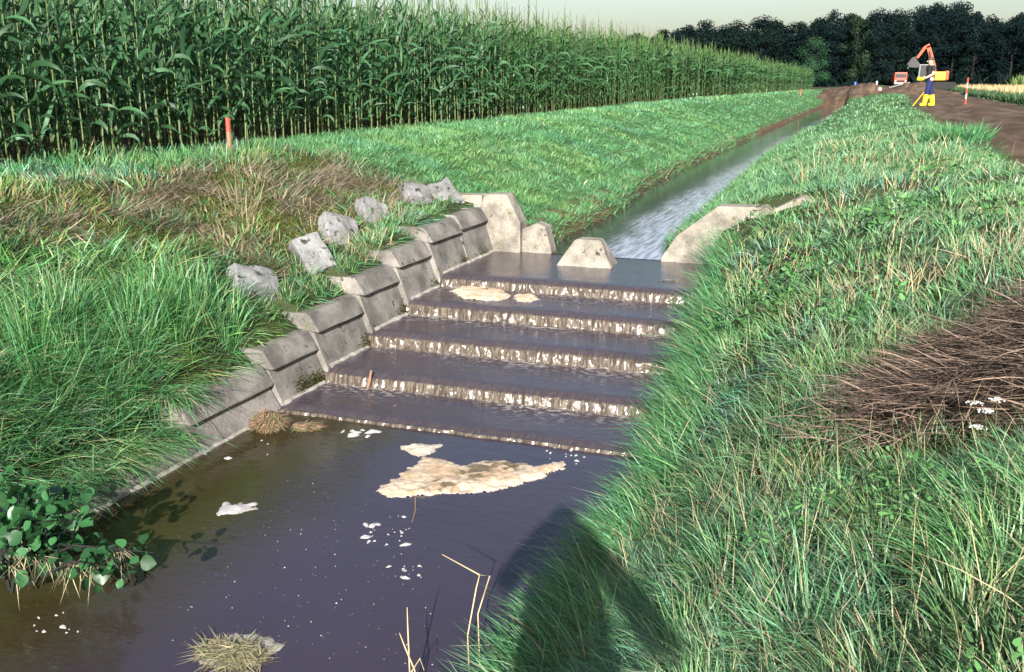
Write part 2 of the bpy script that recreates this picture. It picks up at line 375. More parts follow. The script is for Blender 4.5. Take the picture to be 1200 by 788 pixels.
# the sheet of water running down the steps, drawn as one profile swept across
P = []   # y, z, fall, white, froth
levels = T + [POOL-.012]
ytop = 11.62
for k in range(5):
    lip, z0, z1 = LIP[k], T[k], levels[k+1]; d = z0-z1
    start = ytop if k == 0 else LIP[k-1]-.075
    for u in np.linspace(0, 1, 14)[(0 if k == 0 else 1):]:
        y = start + (lip+.10-start)*u; P.append((y, z0 + (.004 if k and u < .3 else 0), 0, 0, 0 if k == 0 else math.exp(-u*4.5)))
    for yy, zz in ((.05, .006), (.015, .016), (-.015, .032)): P.append((lip+yy, z0-min(zz, d*.5), .25, .05, 0))
    for u in np.linspace(.3, 1, 8):
        P.append((lip-.018-.05*u**.7*min(1, d/.1), z0-d*u, 1, (.05+.95*u if k < 4 else .25)*(1 if d > .06 else .6), .3*(u > .95)))
P.append((LIP[4]-.22, POOL-.016, 0, 0, .7)); P.append((LIP[4]-.4, POOL-.02, 0, 0, 0))
P = np.array(P); xs = np.linspace(-4.50, -1.18, 260)
Xc = np.tile(xs, (len(P), 1)); Yc = np.repeat(P[:, :1], len(xs), 1); Zc = np.repeat(P[:, 1:2], len(xs), 1)
fl = np.repeat(P[:, 2:3], len(xs), 1)
Yc = Yc + fl*((fbm(Xc*28, Zc*9, 3, 3)-.5)*.030) + (fl > 0)*((fbm(Xc*2.2, Xc*0+P[:, :1]//.7, 7, 2)-.5)*.045)
Zc = Zc + (1-fl)*(fbm(Xc*6, Yc*8, 11, 3)-.5)*.010
ix = np.arange(Xc.size).reshape(Xc.shape)
q = np.stack([ix[:-1, :-1], ix[1:, :-1], ix[1:, 1:], ix[:-1, 1:]], -1).reshape(-1, 4)
wn = np.clip((fbm(Xc*2.4, Yc*0+P[:, :1]//.7, 17, 3)-.30)*3.0, .1, 1)
fr = np.repeat(P[:, 4:5], len(xs), 1)*np.clip((fbm(Xc*3.1, Yc*2, 19, 3)-.25)*2.5, 0, 1)
cw = np_obj('cascade_water', np.stack([Xc, Yc, Zc], -1).reshape(-1, 3), [q], M_casc, smooth=True,
            attrs={'fall': fl.ravel(), 'white': (np.repeat(P[:, 3:4], len(xs), 1)*wn).ravel(), 'froth': fr.ravel()})
tag(cw, kind='structure')

# ------------------------------------------------------------------ concrete cheek walls
def wall_unit(y0, y1, tread, top, side, label, jit):
    s = 1 if side == 'L' else -1; xw = XL if side == 'L' else float(XE((y0+y1)/2))-.14
    fx = lambda d: xw - s*d              # d = distance back from the waterline
    root = thing('retaining_wall_unit', label, 'concrete wall', (0, 0, 0), 'concrete units of the cascade cheek walls')
    bm = bmesh.new(); prism(bm, [(fx(-.05), tread-.45), (fx(0), tread), (fx(.125), top-.165), (fx(.42), top-.165), (fx(.42), tread-.45)], 'Y', y0+.006, y1-.006, .010)
    bm_obj('wall_face', bm, M_conc, root)
    bm = bmesh.new(); prism(bm, [(fx(.066), top-.162), (fx(.165), top-.008), (fx(.195), top), (fx(.55), top), (fx(.55), top-.162)], 'Y', y0+.002, y1-.012, .014, seg=3)
    for v in bm.verts: v.co += Vector((random.uniform(-.003, .003), random.uniform(-.003, .003), random.uniform(-.004, .004)))
    bm_obj('cap_beam', bm, M_conc, root)
    root.location = (random.uniform(-.008, .008), 0, 0)
    return root
names = ['long cap unit at the top step next to the left wing', 'concrete unit joining the left wing wall upstream', 'left cheek wall unit beside the second highest step',
         'left cheek wall unit beside the third step down', 'left cheek wall unit beside the fourth step down',
         'left cheek wall unit beside the lowest step with dark moss at its foot', 'left cheek wall unit at the pool, half under grass, by the brown clump']
for k, (y0, y1, t_, tp) in enumerate(UNITS): wall_unit(y0, y1, t_, tp, 'L', 'grey weathered ' + names[k] if not names[k].startswith('concrete') else 'grey ' + names[k], k)
low = thing('retaining_wall_unit', 'low grey concrete wall along the pool beneath the overhanging left bank grass', 'concrete wall', group='concrete units of the cascade cheek walls')
bm = bmesh.new(); prism(bm, [(-4.42, -3.1), (-4.46, POOL+.05), (-4.50, -2.535), (-4.90, -2.51), (-4.90, -3.1)], 'Y', -6, 5.58, .01, seg=6); bm_obj('wall_face', bm, M_conc, low)
rn = ['top', None, 'second', 'third', 'fourth', 'lowest', None]
for k, (y0, y1, t_, tp) in enumerate(UNITS):
    if rn[k]: wall_unit(y0, y1, t_, t_+.27, 'R', 'grey concrete wall unit under the right bank grass beside the %s step' % rn[k], k)
# left wing: buttress slab and small toe block, right wing, baffle block
def slab_xz(name, prof, y0, y1, mat, label, cat, bev=.014):
    bm = bmesh.new(); prism(bm, prof, 'Y', y0, y1, bev)
    return tag(bm_obj(name, bm, mat), label, cat)
slab_xz('wing_wall', [(-4.62, -2.4), (-4.62, -1.50), (-4.58, -1.385), (-4.29, -1.375), (-4.11, -1.72), (-4.11, -2.4)], 11.545, 11.80, M_conc2, 'tall pale concrete wing slab with a slanted corner at the left bank', 'wing wall')
slab_xz('wing_beam', [(-5.35, -1.80), (-5.35, -1.42), (-4.625, -1.40), (-4.625, -1.80)], 11.57, 11.83, M_conc2, 'concrete beam running from the left wing slab back into the grass', 'concrete beam')
slab_xz('toe_block', [(-4.105, -2.4), (-4.105, -1.80), (-3.92, -1.72), (-3.80, -1.76), (-3.72, -2.06), (-3.70, -2.4)], 11.60, 11.82, M_conc2, 'small buff concrete block at the water beside the left wing slab', 'concrete block')
bm = bmesh.new()
bs, tp_ = [(-3.45, 10.86), (-2.75, 10.86), (-2.78, 11.32), (-3.42, 11.32)], [(-3.24, 11.0), (-2.935, 11.0), (-2.96, 11.22), (-3.22, 11.22)]
vb = [bm.verts.new((x, y, -2.13)) for x, y in bs]; vt = [bm.verts.new((x, y, -1.795)) for x, y in tp_]
bm.faces.new(vb[::-1]); bm.faces.new(vt)
for i in range(4): bm.faces.new((vb[i], vb[(i+1) % 4], vt[(i+1) % 4], vt[i]))
bmesh.ops.bevel(bm, geom=list(bm.edges), offset=.012, segments=2, affect='EDGES')
tag(bm_obj('baffle_block', bm, M_conc2), 'buff trapezoid concrete block standing alone in the water above the steps', 'concrete block')
slab_xz('wing_wall', [(-2.36, -2.4), (-2.34, -2.05), (-2.17, -1.78), (-1.70, -1.41), (-1.16, -1.40), (-1.08, -1.46), (-1.02, -1.9), (-1.65, -2.4)], 11.55, 11.82, M_conc2, 'pale concrete wing wall rising from the water into the right bank', 'wing wall', .02)
slab_xz('concrete_slab', [(-1.10, -1.9), (-1.12, -1.45), (-.80, -1.28), (-.66, -1.30), (-.60, -1.9)], 11.66, 11.90, M_conc2, 'pale broken slab end in the grass just behind the right wing wall', 'concrete slab', .03)
# second row of slabs, half sunk in moss
SL = [(296, 322, .44, .24, 18, 'largest flat grey slab sunk in grass nearest the pool'), (362, 290, .30, .30, -12, 'dark lichen blotched concrete slab sunk in moss on the left bank'),
      (397, 264, .42, .34, 16, 'grey slab with black lichen spots leaning above the third step'), (436, 243, .38, .26, 20, 'pale grey slab end poking from moss above the second step'),
      (487, 226, .34, .34, 8, 'upright pale slab in the grass above the wall caps'), (516, 222, .34, .30, -16, 'tilted grey slab next to the left wing beam')]
for px, py, wd, ht, tl, lb in SL:
    d = ray(px, py); ts = np.linspace(4, 16, 600); pts = d[None]*ts[:, None]/np.linalg.norm(d); hit = np.argmax(pts[:, 2] < zt(pts[:, 0], pts[:, 1])+.10); p0 = pts[hit]
    bm = bmesh.new(); box(bm, (0, 0, -.08), (wd, .15, ht*1.35), None, .018)
    bmesh.ops.subdivide_edges(bm, edges=[e for e in bm.edges if e.calc_length() > .05], cuts=5, use_grid_fill=True)
    for v in bm.verts: v.co += v.co.normalized()*float(fbm(v.co.x*9+px, v.co.z*9+v.co.y*7, 161)-.5)*.05 + Vector((0, 0, float(fbm(v.co.x*3+py, v.co.y*3, 163)-.5)*.14))
    o = bm_obj('concrete_slab', bm, M_conc3, loc=p0-np.array([0, 0, .030])); o.rotation_euler = (R_(-38), R_(tl), R_(62)); tag(o, lb, 'concrete slab', 'slabs of the upper lining row')

# ------------------------------------------------------------------ blades: grass, straw, reeds
TOTAL = [0]
def blades(name, pos, L, W, az, lean, droop, col, mat, seg=3, label=None, cat=None, parent=None):
    n = len(pos); t = np.linspace(0, 1, seg+1)
    d = np.stack([np.cos(az), np.sin(az), 0*az], -1); tw = az + rng.normal(0, .7, n)
    sd = np.stack([-np.sin(tw), np.cos(tw), rng.normal(0, .25, n)], -1)
    Lc = L[:, None, None]
    cen = pos[:, None, :] + Lc*(d[:, None, :]*(np.sin(lean)[:, None]*t + np.minimum(droop, .6)[:, None]*.55*t**2)[..., None])
    cen[..., 2] += L[:, None]*(np.cos(lean)[:, None]*t - droop[:, None]*.55*t**2)
    wp = np.array([.75, 1.0, .62, .0]) if seg == 3 else (np.array([.9, .75, 0]) if seg == 2 else np.linspace(1, 0, seg+1))
    off = sd[:, None, :]*(W[:, None]*wp[None])[..., None]*.5
    V = np.empty((n, 2*seg+1, 3), np.float32)
    V[:, 0:2*seg:2] = (cen-off)[:, :seg]; V[:, 1:2*seg:2] = (cen+off)[:, :seg]; V[:, 2*seg] = cen[:, seg]
    b = (np.arange(n)*(2*seg+1))[:, None]
    Q = np.concatenate([b + np.array([[2*k, 2*k+1, 2*k+3, 2*k+2]]) for k in range(seg-1)])
    Tr = b + np.array([[2*seg-2, 2*seg-1, 2*seg]])
    cc = np.repeat(col[:, None, :], 2*seg+1, 1)
    TOTAL[0] += n*(2*seg-1)
    o = np_obj(name, V.reshape(-1, 3), [Q, Tr], mat, cc.reshape(-1, 3), smooth=True, parent=parent)
    return tag(o, label, cat, kind='stuff')
def polar(n, r0, r1, a0, a1, pw=1.0):
    """points thinning with distance; azimuth measured left of +Y, degrees"""
    u = rng.random(n); r = r0*(r1/r0)**(u**pw); a = R_(1)*rng.uniform(a0, a1, n); return -np.sin(a)*r, np.cos(a)*r, r
PAL = np.array([[.068, .225, .072], [.105, .310, .120], [.150, .335, .185], [.155, .325, .105], [.27, .36, .18], [.44, .37, .25]])
def pick(n, pr): return PAL[rng.choice(len(PAL), n, p=np.array(pr)/sum(pr))]*rng.uniform(.5, 1.4, (n, 1))
def keep_grass(x, y):
    z = zt(x, y); k = np.ones(len(x), bool)
    wl = np.where(y < 11.6, POOL, -2.09)
    inch = (x > -4.745) & (x < XE(y)+.03) & (y < 11.85)
    k &= ~inch & (z > wl+.03) & (x > -8.25)
    k &= zgrid(dirt, x, y) < rng.uniform(.15, .75, len(x))
    k &= ~((x > 5.3) & (y > 30))
    k &= ~((x > -4.80) & (x < -4.6) & (y > 5.59) & (y < 11.6) & (rng.random(len(x)) < .5))
    k &= ~((y > 11.5) & (y < 11.86) & (x < -4.1) & (x > -5.35)); k &= ~((y > 11.5) & (y < 11.86) & (x > -2.4) & (x < -.75))
    return k, z
def lawn(name, n, r0, r1, a0, a1, side, label, seg, pw=1.0):
    x, y, r = polar(n, r0, r1, a0, a1, pw)
    m = (x < -3.6) if side == 'L' else (x >= -3.6)
    x, y, r = x[m], y[m], r[m]; k, z = keep_grass(x, y); x, y, z, r = x[k], y[k], z[k], r[k]
    dry = dryness(x, y); k = rng.random(len(x)) > dry*.80; x, y, z, r, dry = x[k], y[k], z[k], r[k], dry[k]
    rd = np.maximum(reeds(x, y), np.exp(-((x-.95)/.5)**2-((y-4.05)/.16)**2)*1.0); k = rng.random(len(x)) > rd*.985; x, y, z, r, dry = x[k], y[k], z[k], r[k], dry[k]
    n = len(x)
    tus = fbm(x*1.6, y*1.6, 81, 3); fine = fbm(x*4.5, y*4.5, 88, 2)
    # tussocks: blades fan out from the middle of each, and lie over downhill
    cs_ = np.where(r < 9, .26, np.where(r < 25, .4, .9)); ci, cj = np.floor(x/cs_).astype(np.int64), np.floor(y/cs_).astype(np.int64)
    h1, h2, h3, h4 = (_hash(ci, cj, s_) for s_ in (301, 302, 303, 304))
    rx, ry = x/cs_-(ci+.2+.6*h1), y/cs_-(cj+.2+.6*h2); q = np.clip(np.hypot(rx, ry)*1.5, 0, 1)
    e = .12; sx = (zt(x+e, y)-zt(x-e, y))/(2*e); sy = (zt(x, y+e)-zt(x, y-e))/(2*e); sl = np.hypot(sx, sy)
    ra = np.arctan2(ry, rx) + rng.normal(0, .5, n); ca = (h3-.5)*2.4
    ux = np.cos(ra) - sx*.8 + .5*np.cos(ca*2.6); uy = np.sin(ra) - sy*.8 + .5*np.sin(ca*2.6)
    az = np.arctan2(uy, ux) + rng.normal(0, .45, n)
    lush = np.clip((tus-.30)*2.0, .15, 1)*(.55+.75*h4)*(1.15-.4*q)
    if side == 'L':
        L = .13+.16*lush
        L = np.where((y < 7.5) & (x > -6.2), .17+.22*lush, L)
        L = np.where((x < -7.0), .14+.15*lush, L)
        L = np.where(y > 12, .08+.09*lush, L)
        L = np.where((x > -5.4) & (y > 6.6) & (y < 11.8), .10+.12*lush, L)
        lean = np.clip(.12+.3*sl+.6*q+.35*fine*h1, .05, 1.25); lean = np.where(x < -7, lean*.6, lean)
        lean = np.where((y < 7.5) & (x > -6.2), lean+.12, lean)
        pr = [3, 4, 2.5, 3, 1.4, .5]
    else:
        L = np.where(r < 7, .13+.17*lush, .10+.13*lush)
        L = np.where(zgrid(dirt, x, y) > .1, .08, L)
        lean = np.clip(.10+.25*sl+.65*q+.45*(fine-.2)*h2 + rng.normal(0, .2, n), .03, 1.35)
        pr = [2.5, 4, 3.6, 2.6, 1.8, .8]
    L = L*rng.uniform(.55, 1.25, n)
    W = np.clip(r*np.where(r < 12, .00105, .00078), .0048, .05)*rng.uniform(.7, 1.4, n)
    if r0 > 12: L = np.maximum(L, .12)
    droop = np.clip(rng.normal(.35, .2, n) + .25*(lean > .8), 0, .9)
    fv = np.where(y > 12, .35, 1.0)[:, None]; c = pick(n, pr)*(1+fv*(.5*h4[:, None]-.25))*(1+fv*np.stack([.45*h3-.2, .1*h1-.05, .5*h2-.25], -1))
    far_ = (y > 12)[:, None]*.55; c = c*(1-far_) + np.array([.115, .295, .125])*rng.uniform(.8, 1.2, (n, 1))*far_
    blue = sstep(.45, .7, fbm(x*.8, y*.8, 91))[:, None]; c = c*(1-blue*.5) + c*np.array([.85, 1.0, 1.5])*blue*.5
    yel = sstep(.5, .72, fbm(x*.55+7, y*.55, 95))[:, None]*(.6 if side == 'R' else .8); c = c*(1-yel) + (c*np.array([1.4, 1.12, .95]))*yel
    if side == 'R': c = c*.88+np.array([.045, .055, .036])
    kx = dry[:, None] > rng.random((n, 1))*1.7; c = np.where(kx, np.array([.30, .26, .14])*rng.uniform(.6, 1.2, (n, 1)), c)
    return blades(name, np.stack([x, y, z-.01], -1), L, W, az, lean, droop, c, M_grass, seg, label, 'grass')
lawn('bank_grass', 165000, 1.7, 7.5, -40, 62, 'R', 'long glossy green grass lying over on the near right bank', 3)
lawn('bank_grass', 110000, 7.5, 30, -22, 30, 'R', 'green grass along the right bank between ditch and track', 2)
lawn('bank_grass', 24000, 30, 120, -12, 16, 'R', 'far grass crest beside the dirt track', 2)
lawn('bank_grass', 135000, 4.2, 13, 12, 66, 'L', 'green grass on the near left bank below the maize', 3)
lawn('bank_grass', 150000, 13, 40, 3, 42, 'L', 'smooth bright green grass slope between maize and ditch', 2)
lawn('bank_grass', 40000, 40, 120, 0, 16, 'L', 'far green grass verge along the maize field', 2)

# tall tufts and overhanging fringe
def tuft_set(name, centers, label, nb, L0, W0, lean0, colpr, rad=.12, out=None, mat=None, colr=None, seg=3, cat='grass', zoff=-.02, zf=None, dr=.35):
    P_, A_, LL, C_ = [], [], [], []
    for (cx, cy) in centers:
        a = rng.uniform(0, 6.283, nb); rr = rad*np.sqrt(rng.random(nb))
        px, py = cx+np.cos(a)*rr, cy+np.sin(a)*rr
        P_.append(np.stack([px, py, (zt if zf is None else zf)(px, py)+zoff], -1)); A_.append(a if out is None else out+rng.normal(0, .6, nb)); LL.append(L0*rng.uniform(.5, 1.2, nb)*rng.uniform(.8, 1.2))
        C_.append(pick(nb, colpr) if colr is None else np.array(colr)*rng.uniform(.6, 1.3, (nb, 1)))
    P_, A_, LL, C_ = map(np.concatenate, (P_, A_, LL, C_)); n = len(P_)
    return blades(name, P_, LL, W0*rng.uniform(.7, 1.3, n), A_, np.abs(rng.normal(lean0, .2, n)), np.clip(rng.normal(dr, .15*(1+dr), n), 0, 2.6), C_, mat or M_grass, seg, label, cat)
def hitp(px, py, lift=.0):
    d = ray(px, py); d = d/np.linalg.norm(d); ts = np.geomspace(1.5, 300, 3000); p = d[None]*ts[:, None]
    return p[np.argmax(p[:, 2] < zt(p[:, 0], p[:, 1])+lift)]
cs = [hitp(x, y)[:2] for x, y in [(170, 375), (200, 385), (225, 370), (250, 380), (150, 400), (100, 420), (60, 450), (120, 460), (40, 400), (190, 360), (70, 380)]]
tuft_set('tall_grass_tuft', [(c[0]+rng.normal(0, .05), c[1]+rng.normal(0, .05)) for c in cs for _ in range(3)], 'tall bright green grass tufts halfway up the left bank', 130, .42, .008, .28, [4, 4, 1, 4, 1, .1], .16)
ey = np.arange(2.0, 5.75, .06); tuft_set('overhanging_grass', [(-4.76+rng.normal(0, .05), y) for y in ey for _ in (0, 1)], 'long grass hanging over the low pool wall on the left', 62, .40, .008, .62, [4, 4, 2, 3, 2.5, 1.2], .11, out=-.15, zf=lambda x, y: np.where(y < 5.59, -2.53, -2.27), dr=1.25)
tuft_set('overhanging_grass', [(rng.uniform(-5.3, -4.9), y) for y in np.arange(2.0, 5.7, .04)], 'thick grass cushion above the low pool wall on the left', 70, .36, .008, .6, [4, 4, 2, 3, 2, .8], .14, out=0.0, dr=.6)
ey = np.concatenate([np.arange(1.8, 8.6, .07), np.arange(8.6, 11.0, .22)]); tuft_set('overhanging_grass', [(float(XE(y))+.10+rng.normal(0, .05), y) for y in ey], 'long grass hanging from the right bank over the water and steps', 75, .36, .0075, .85, [3, 4, 4, 2.5, 1.3, .6], .15, out=math.pi)
ey = np.arange(12.1, 40, .12); tuft_set('waterside_grass', [(float(np.interp(y, [12, 17, 24], [-2.50, -2.55, -2.88]))+.24+rng.normal(0, .06), y) for y in ey] + [(float(np.interp(y, [12, 16, 19, 28], [-3.85, -3.85, -4.22, -4.42]))-.20+rng.normal(0, .08), y) for y in ey], 'grass fringe along the ditch water upstream', 30, .20, .014, .7, [3, 4, 3, 3, 1.5, .5], .12, seg=2)

# dry straw and moss of the left bank
n = 36000; x = rng.uniform(-7.6, -4.9, n); y = rng.uniform(4, 12.2, n); k = rng.random(n) < dryness(x, y); x, y = x[k], y[k]; n = len(x)
k = (fbm(x*2.3, y*2.3, 15) < .49) | (rng.random(n) < .16); x, y = x[k], y[k]; n = len(x)
az = math.pi*-.12 + (fbm(x*2.6, y*2.6, 101)-.5)*7 + rng.normal(0, .7, n)
blades('dry_grass', np.stack([x, y, zt(x, y)], -1), rng.uniform(.08, .32, n), np.full(n, .006)*rng.uniform(.7, 1.5, n), az, rng.uniform(.7, 1.5, n), rng.uniform(0, .3, n),
       np.array([.25, .215, .16])*rng.uniform(.35, 1.4, (n, 1)), M_straw, 2, 'flattened dry grey straw on the upper left bank', 'dry grass')
n = 45000; x = rng.uniform(-7.3, -4.9, n); y = rng.uniform(4.2, 11.8, n); k = (rng.random(n) < dryness(x, y)) & (fbm(x*2.3, y*2.3, 15) > .45); x, y = x[k], y[k]; n = len(x)
blades('moss', np.stack([x, y, zt(x, y)-.005], -1), rng.uniform(.02, .06, n), rng.uniform(.010, .022, n), rng.uniform(0, 6.28, n), rng.uniform(.2, 1.2, n), rng.uniform(0, .5, n),
       np.array([.070, .095, .016])*rng.uniform(.5, 1.5, (n, 1)), M_straw, 2, 'brownish green moss cushions between the straw on the left bank', 'moss')
cs = [hitp(x, y)[:2] for x, y in [(285, 250), (280, 235), (300, 215), (290, 270), (275, 290), (440, 255), (470, 255), (440, 290), (410, 300)]]
tuft_set('dry_grass_tuft', cs, 'tall pale straw coloured grass tuft on the left bank', 60, .26, .005, .3, None, .26, colr=(.33, .29, .17), mat=M_straw, cat='dry grass')
cs = [hitp(x, y)[:2] for x, y in [(335, 345), (360, 330), (395, 310), (430, 290), (410, 320), (470, 262), (350, 320), (330, 365), (380, 345), (300, 360), (445, 272), (500, 250)]]
tuft_set('grass_tuft', cs, 'short pale green grass tufts between the caps and the slab row', 110, .20, .006, .5, [2, 3, 1, 4, 4, 2], .14)
cs = [hitp(x, y)[:2] for x, y in [(1095, 200), (1060, 225), (1113, 195), (895, 335), (890, 325), (1035, 345), (960, 215), (985, 250), (1010, 190)]]
tuft_set('dry_grass_tuft', cs, 'upright straw coloured grass heads on the right bank', 26, .34, .006, .25, None, .34, colr=(.42, .30, .15), mat=M_straw, cat='dry grass')
cs = [hitp(x, y)[:2] for x, y in [(1120, 165), (1110, 168), (1130, 168), (1125, 160)]]
tuft_set('weed_clump', cs, 'dark green weed clump at the edge of the dirt track', 420, .34, .016, .45, [3, 1, 1, 0, 0, 0], .38, cat='weeds')

def scatter_right(n, dens):
    x, y, r = polar(n, 2.0, 22, -32, 40); m = (x > -1.3) & (x < 1.8); x, y, r = x[m], y[m], r[m]; k, z = keep_grass(x, y)
    k &= (rng.random(len(x)) < dens(x, y)) & (reeds(x, y) < .4); return np.stack([x[k], y[k], z[k]], -1), r[k]
P_, r = scatter_right(26000, lambda x, y: sstep(.46, .66, fbm(x*1.2, y*1.2, 201))*np.interp(np.hypot(x, y), [3, 6.5], [.16, .9])+.05); n = len(P_)
blades('straw_among_grass', P_, rng.uniform(.14, .36, n), np.clip(r*.0008, .0035, .02), rng.uniform(0, 6.28, n), np.abs(rng.normal(.5, .35, n)), rng.uniform(0, .5, n), np.array([.40, .33, .20])*rng.uniform(.5, 1.25, (n, 1)), M_straw, 3, 'stray straw coloured blades among the right bank grass', 'dry grass')
P_, r = scatter_right(60000, lambda x, y: sstep(.60, .68, fbm(x*1.5+3, y*1.5, 205))); n = len(P_); P_[:, 2] += rng.uniform(.03, .2, n)
rs = np.clip(r/6, .5, 1.5)
blades('broadleaf_weeds', P_, rng.uniform(.03, .075, n)*rs, rng.uniform(.014, .034, n)*rs, rng.uniform(0, 6.28, n), rng.uniform(.6, 1.5, n), rng.uniform(0, .6, n), np.array([.10, .25, .075])*rng.uniform(.5, 1.4, (n, 1)), M_grass, 3, 'low broadleaf weeds in patches on the right bank', 'weeds')
# dead reeds
n = 24000; x = rng.uniform(-.7, 2.6, n); y = rng.uniform(4.0, 6.9, n); k = rng.random(n) < reeds(x, y); x, y = x[k], y[k]; n = len(x)
az = math.pi+.55 + rng.normal(0, .5, n) + (fbm(x*3, y*3, 111)-.5)*2.6
hh = .13*fbm(x*3, y*3, 113)*2*rng.random(n)
blades('dead_reeds', np.stack([x, y, zt(x, y)+.01+hh], -1), rng.uniform(.08, .36, n), rng.uniform(.004, .009, n), az, rng.uniform(1.0, 1.6, n), rng.uniform(-.1, .5, n),
       np.array([.23, .165, .125])*rng.uniform(.2, 1.5, (n, 1)), M_straw, 3, 'heap of flattened brown dead reeds on the right bank', 'dead reeds')

# ------------------------------------------------------------------ maize
def leaf_strip(Ln, Wd, up0, bend, seg, twist=0.0, fold=.25):
    """a maize leaf along +X from the origin; returns verts, quads"""
    t = np.linspace(0, 1, seg+1); ang = up0 - bend*t**1.3
    dx = np.cos(ang); dz = np.sin(ang); cx = np.concatenate([[0], np.cumsum((dx[1:]+dx[:-1])/2)])*Ln/seg; cz = np.concatenate([[0], np.cumsum((dz[1:]+dz[:-1])/2)])*Ln/seg
    wv = Wd*np.clip(np.sin(np.pi*(t*.86+.14))**.7, .04, 1)*.5; tw = twist*t
    V = np.stack([np.stack([cx, -wv*np.cos(tw), cz+fold*wv-wv*np.sin(tw)], -1), np.stack([cx, 0*cx, cz], -1), np.stack([cx, wv*np.cos(tw), cz+fold*wv+wv*np.sin(tw)], -1)], 1).reshape(-1, 3)
    q = []
    for k in range(seg):
        for c in (0, 1): q.append((3*k+c, 3*k+c+1, 3*k+c+4, 3*k+c+3))
    return V, np.array(q)
LEAF = []
for (ln, wd, u0, bd, tw) in [(.66, .054, 1.20, 2.1, .8), (.76, .060, 1.28, 2.7, -.9), (.64, .054, 1.34, 1.2, .5), (.5, .040, 1.45, .5, -.2)]:
    LEAF.append([np_mesh('leaf', *(lambda v: (v[0], [v[1]]))(leaf_strip(ln*a, wd, u0+b, bd*c, 7, tw*d)), M_maize_o, smooth=True) for a, b, c, d in ((1, 0, 1, 1), (.8, .18, 1.35, -2.2), (1.1, .12, .6, 1.8), (.9, -.25, 1.15, 3.0))])
def leaf_plan(h, r):
    out = []; a0 = r.uniform(0, 6.28); nL = r.randint(14, 17)
    for i in range(nL):
        f = (i+.6)/nL; z = h*(.06+.90*f)*.93; s = .50+.52*math.sin(math.pi*min(f*.9+.12, 1)); 
        kind = 3 if f > .86 else (2 if f > .66 else r.choice((0, 1)))
        out.append((z, a0+math.pi*(i % 2)+r.uniform(-.45, .45), s*r.uniform(.85, 1.12), kind))
    return out
def stalk_bm(h):
    bm = bmesh.new(); n = 7; tube(bm, [(0.006*math.sin(i*2.1), .006*math.cos(i*1.7), h*i/n) for i in range(n+1)], [.0110-.008*i/n for i in range(n+1)], 5)
    tube(bm, [(0, 0, h*.98), (.01, .01, h*1.05), (.03, 0, h*1.11)], [.006, .012, .002], 4)       # young tassel
    return bm
STALKS = []
for h in (2.42, 2.54, 2.30):
    bm = stalk_bm(h); me = bpy.data.meshes.new('stalk'); bm.to_mesh(me); bm.free(); me.materials.append(M_stalk); STALKS.append((h, me))
def plant_mesh(h, r, seg, nmax=99, wide=1.0):
    Vs, Qs, Cs = [], [], []; off = 0
    def add(V, q, c):
        nonlocal off
        Vs.append(V); Qs.append(q+off); Cs.append(np.tile(c, (len(V), 1))); off += len(V)
    m = 4; ring = lambda z, rd: np.array([[math.cos(k*math.pi/2)*rd, math.sin(k*math.pi/2)*rd, z] for k in range(m)])
    V = np.concatenate([ring(0, .011), ring(h, .005)]); q = np.array([(k, (k+1) % m, m+(k+1) % m, m+k) for k in range(m)]); add(V, q, np.array([.08, .12, .042]))
    pl = leaf_plan(h, r); pl = pl if len(pl) <= nmax else pl[::2]+pl[-2:]
    for z, a, s, kind in pl:
        ln, wd, u0, bd, tw = [(.66, .054, 1.20, 2.1, .8), (.76, .060, 1.28, 2.7, -.9), (.64, .054, 1.34, 1.2, .5), (.5, .040, 1.45, .5, -.2)][kind]
        V, q = leaf_strip(ln*s, wd*s*wide, u0+r.uniform(-.3, .2), bd*r.uniform(.55, 1.4), seg, tw*r.uniform(-2, 2.5))
        c_, s_ = math.cos(a), math.sin(a); V = np.stack([V[:, 0]*c_-V[:, 1]*s_, V[:, 0]*s_+V[:, 1]*c_, V[:, 2]+z], -1)
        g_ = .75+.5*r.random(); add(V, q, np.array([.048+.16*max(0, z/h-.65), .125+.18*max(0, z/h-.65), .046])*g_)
    return np.concatenate(Vs), np.concatenate(Qs), np.concatenate(Cs)
def corn_z(x, y): return float(zt(x, y))-.02
ROW0, ROWS = -8.15, .72
r_ = random.Random(3)
near = []
for row in (0, 1):
    y = 6.2
    while y < 32: near.append((ROW0-row*ROWS+r_.uniform(-.05, .05), y+r_.uniform(-.04, .04), row)); y += .165
near.sort(key=lambda p: p[1]+p[2]*6); near = near[:300]
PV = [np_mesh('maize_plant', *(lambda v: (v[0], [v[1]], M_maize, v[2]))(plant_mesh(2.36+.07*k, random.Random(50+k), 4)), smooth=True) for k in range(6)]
GR = 'maize plants of the two front rows'
for i, (x, y, row) in enumerate(near):
    z = corn_z(x, y); rz = r_.uniform(0, 6.28); sc_ = r_.uniform(.88, 1.08)
    lab = 'tall green maize plant in the %s row of the field beside the left bank' % ('front' if row == 0 else 'second')
    if i < 150:
        h, me = STALKS[i % 3]
        o = thing('maize_plant', lab, 'maize', (x, y, z), GR, rz); o.scale = (1, 1, sc_); o.rotation_euler = (r_.uniform(-.04, .04), r_.uniform(-.04, .04), rz)
        link(bpy.data.objects.new('stalk', me), o)
        for (lz, a, s, kind) in leaf_plan(h, r_):
            l = link(bpy.data.objects.new('leaf', r_.choice(LEAF[kind])), o); l.location = (0, 0, lz); l.rotation_euler = (r_.uniform(-.4, .4), r_.uniform(-.4, .3), a); l.scale = (s, s*r_.uniform(.7, 1.15), s*r_.uniform(.75, 1.15))
    else:
        o = link(bpy.data.objects.new('maize_plant', PV[i % 6])); o.location = (x, y, z); o.rotation_euler = (r_.uniform(-.04, .04), r_.uniform(-.04, .04), rz); o.scale = (1, 1, sc_)
        tag(o, lab, 'maize', GR)
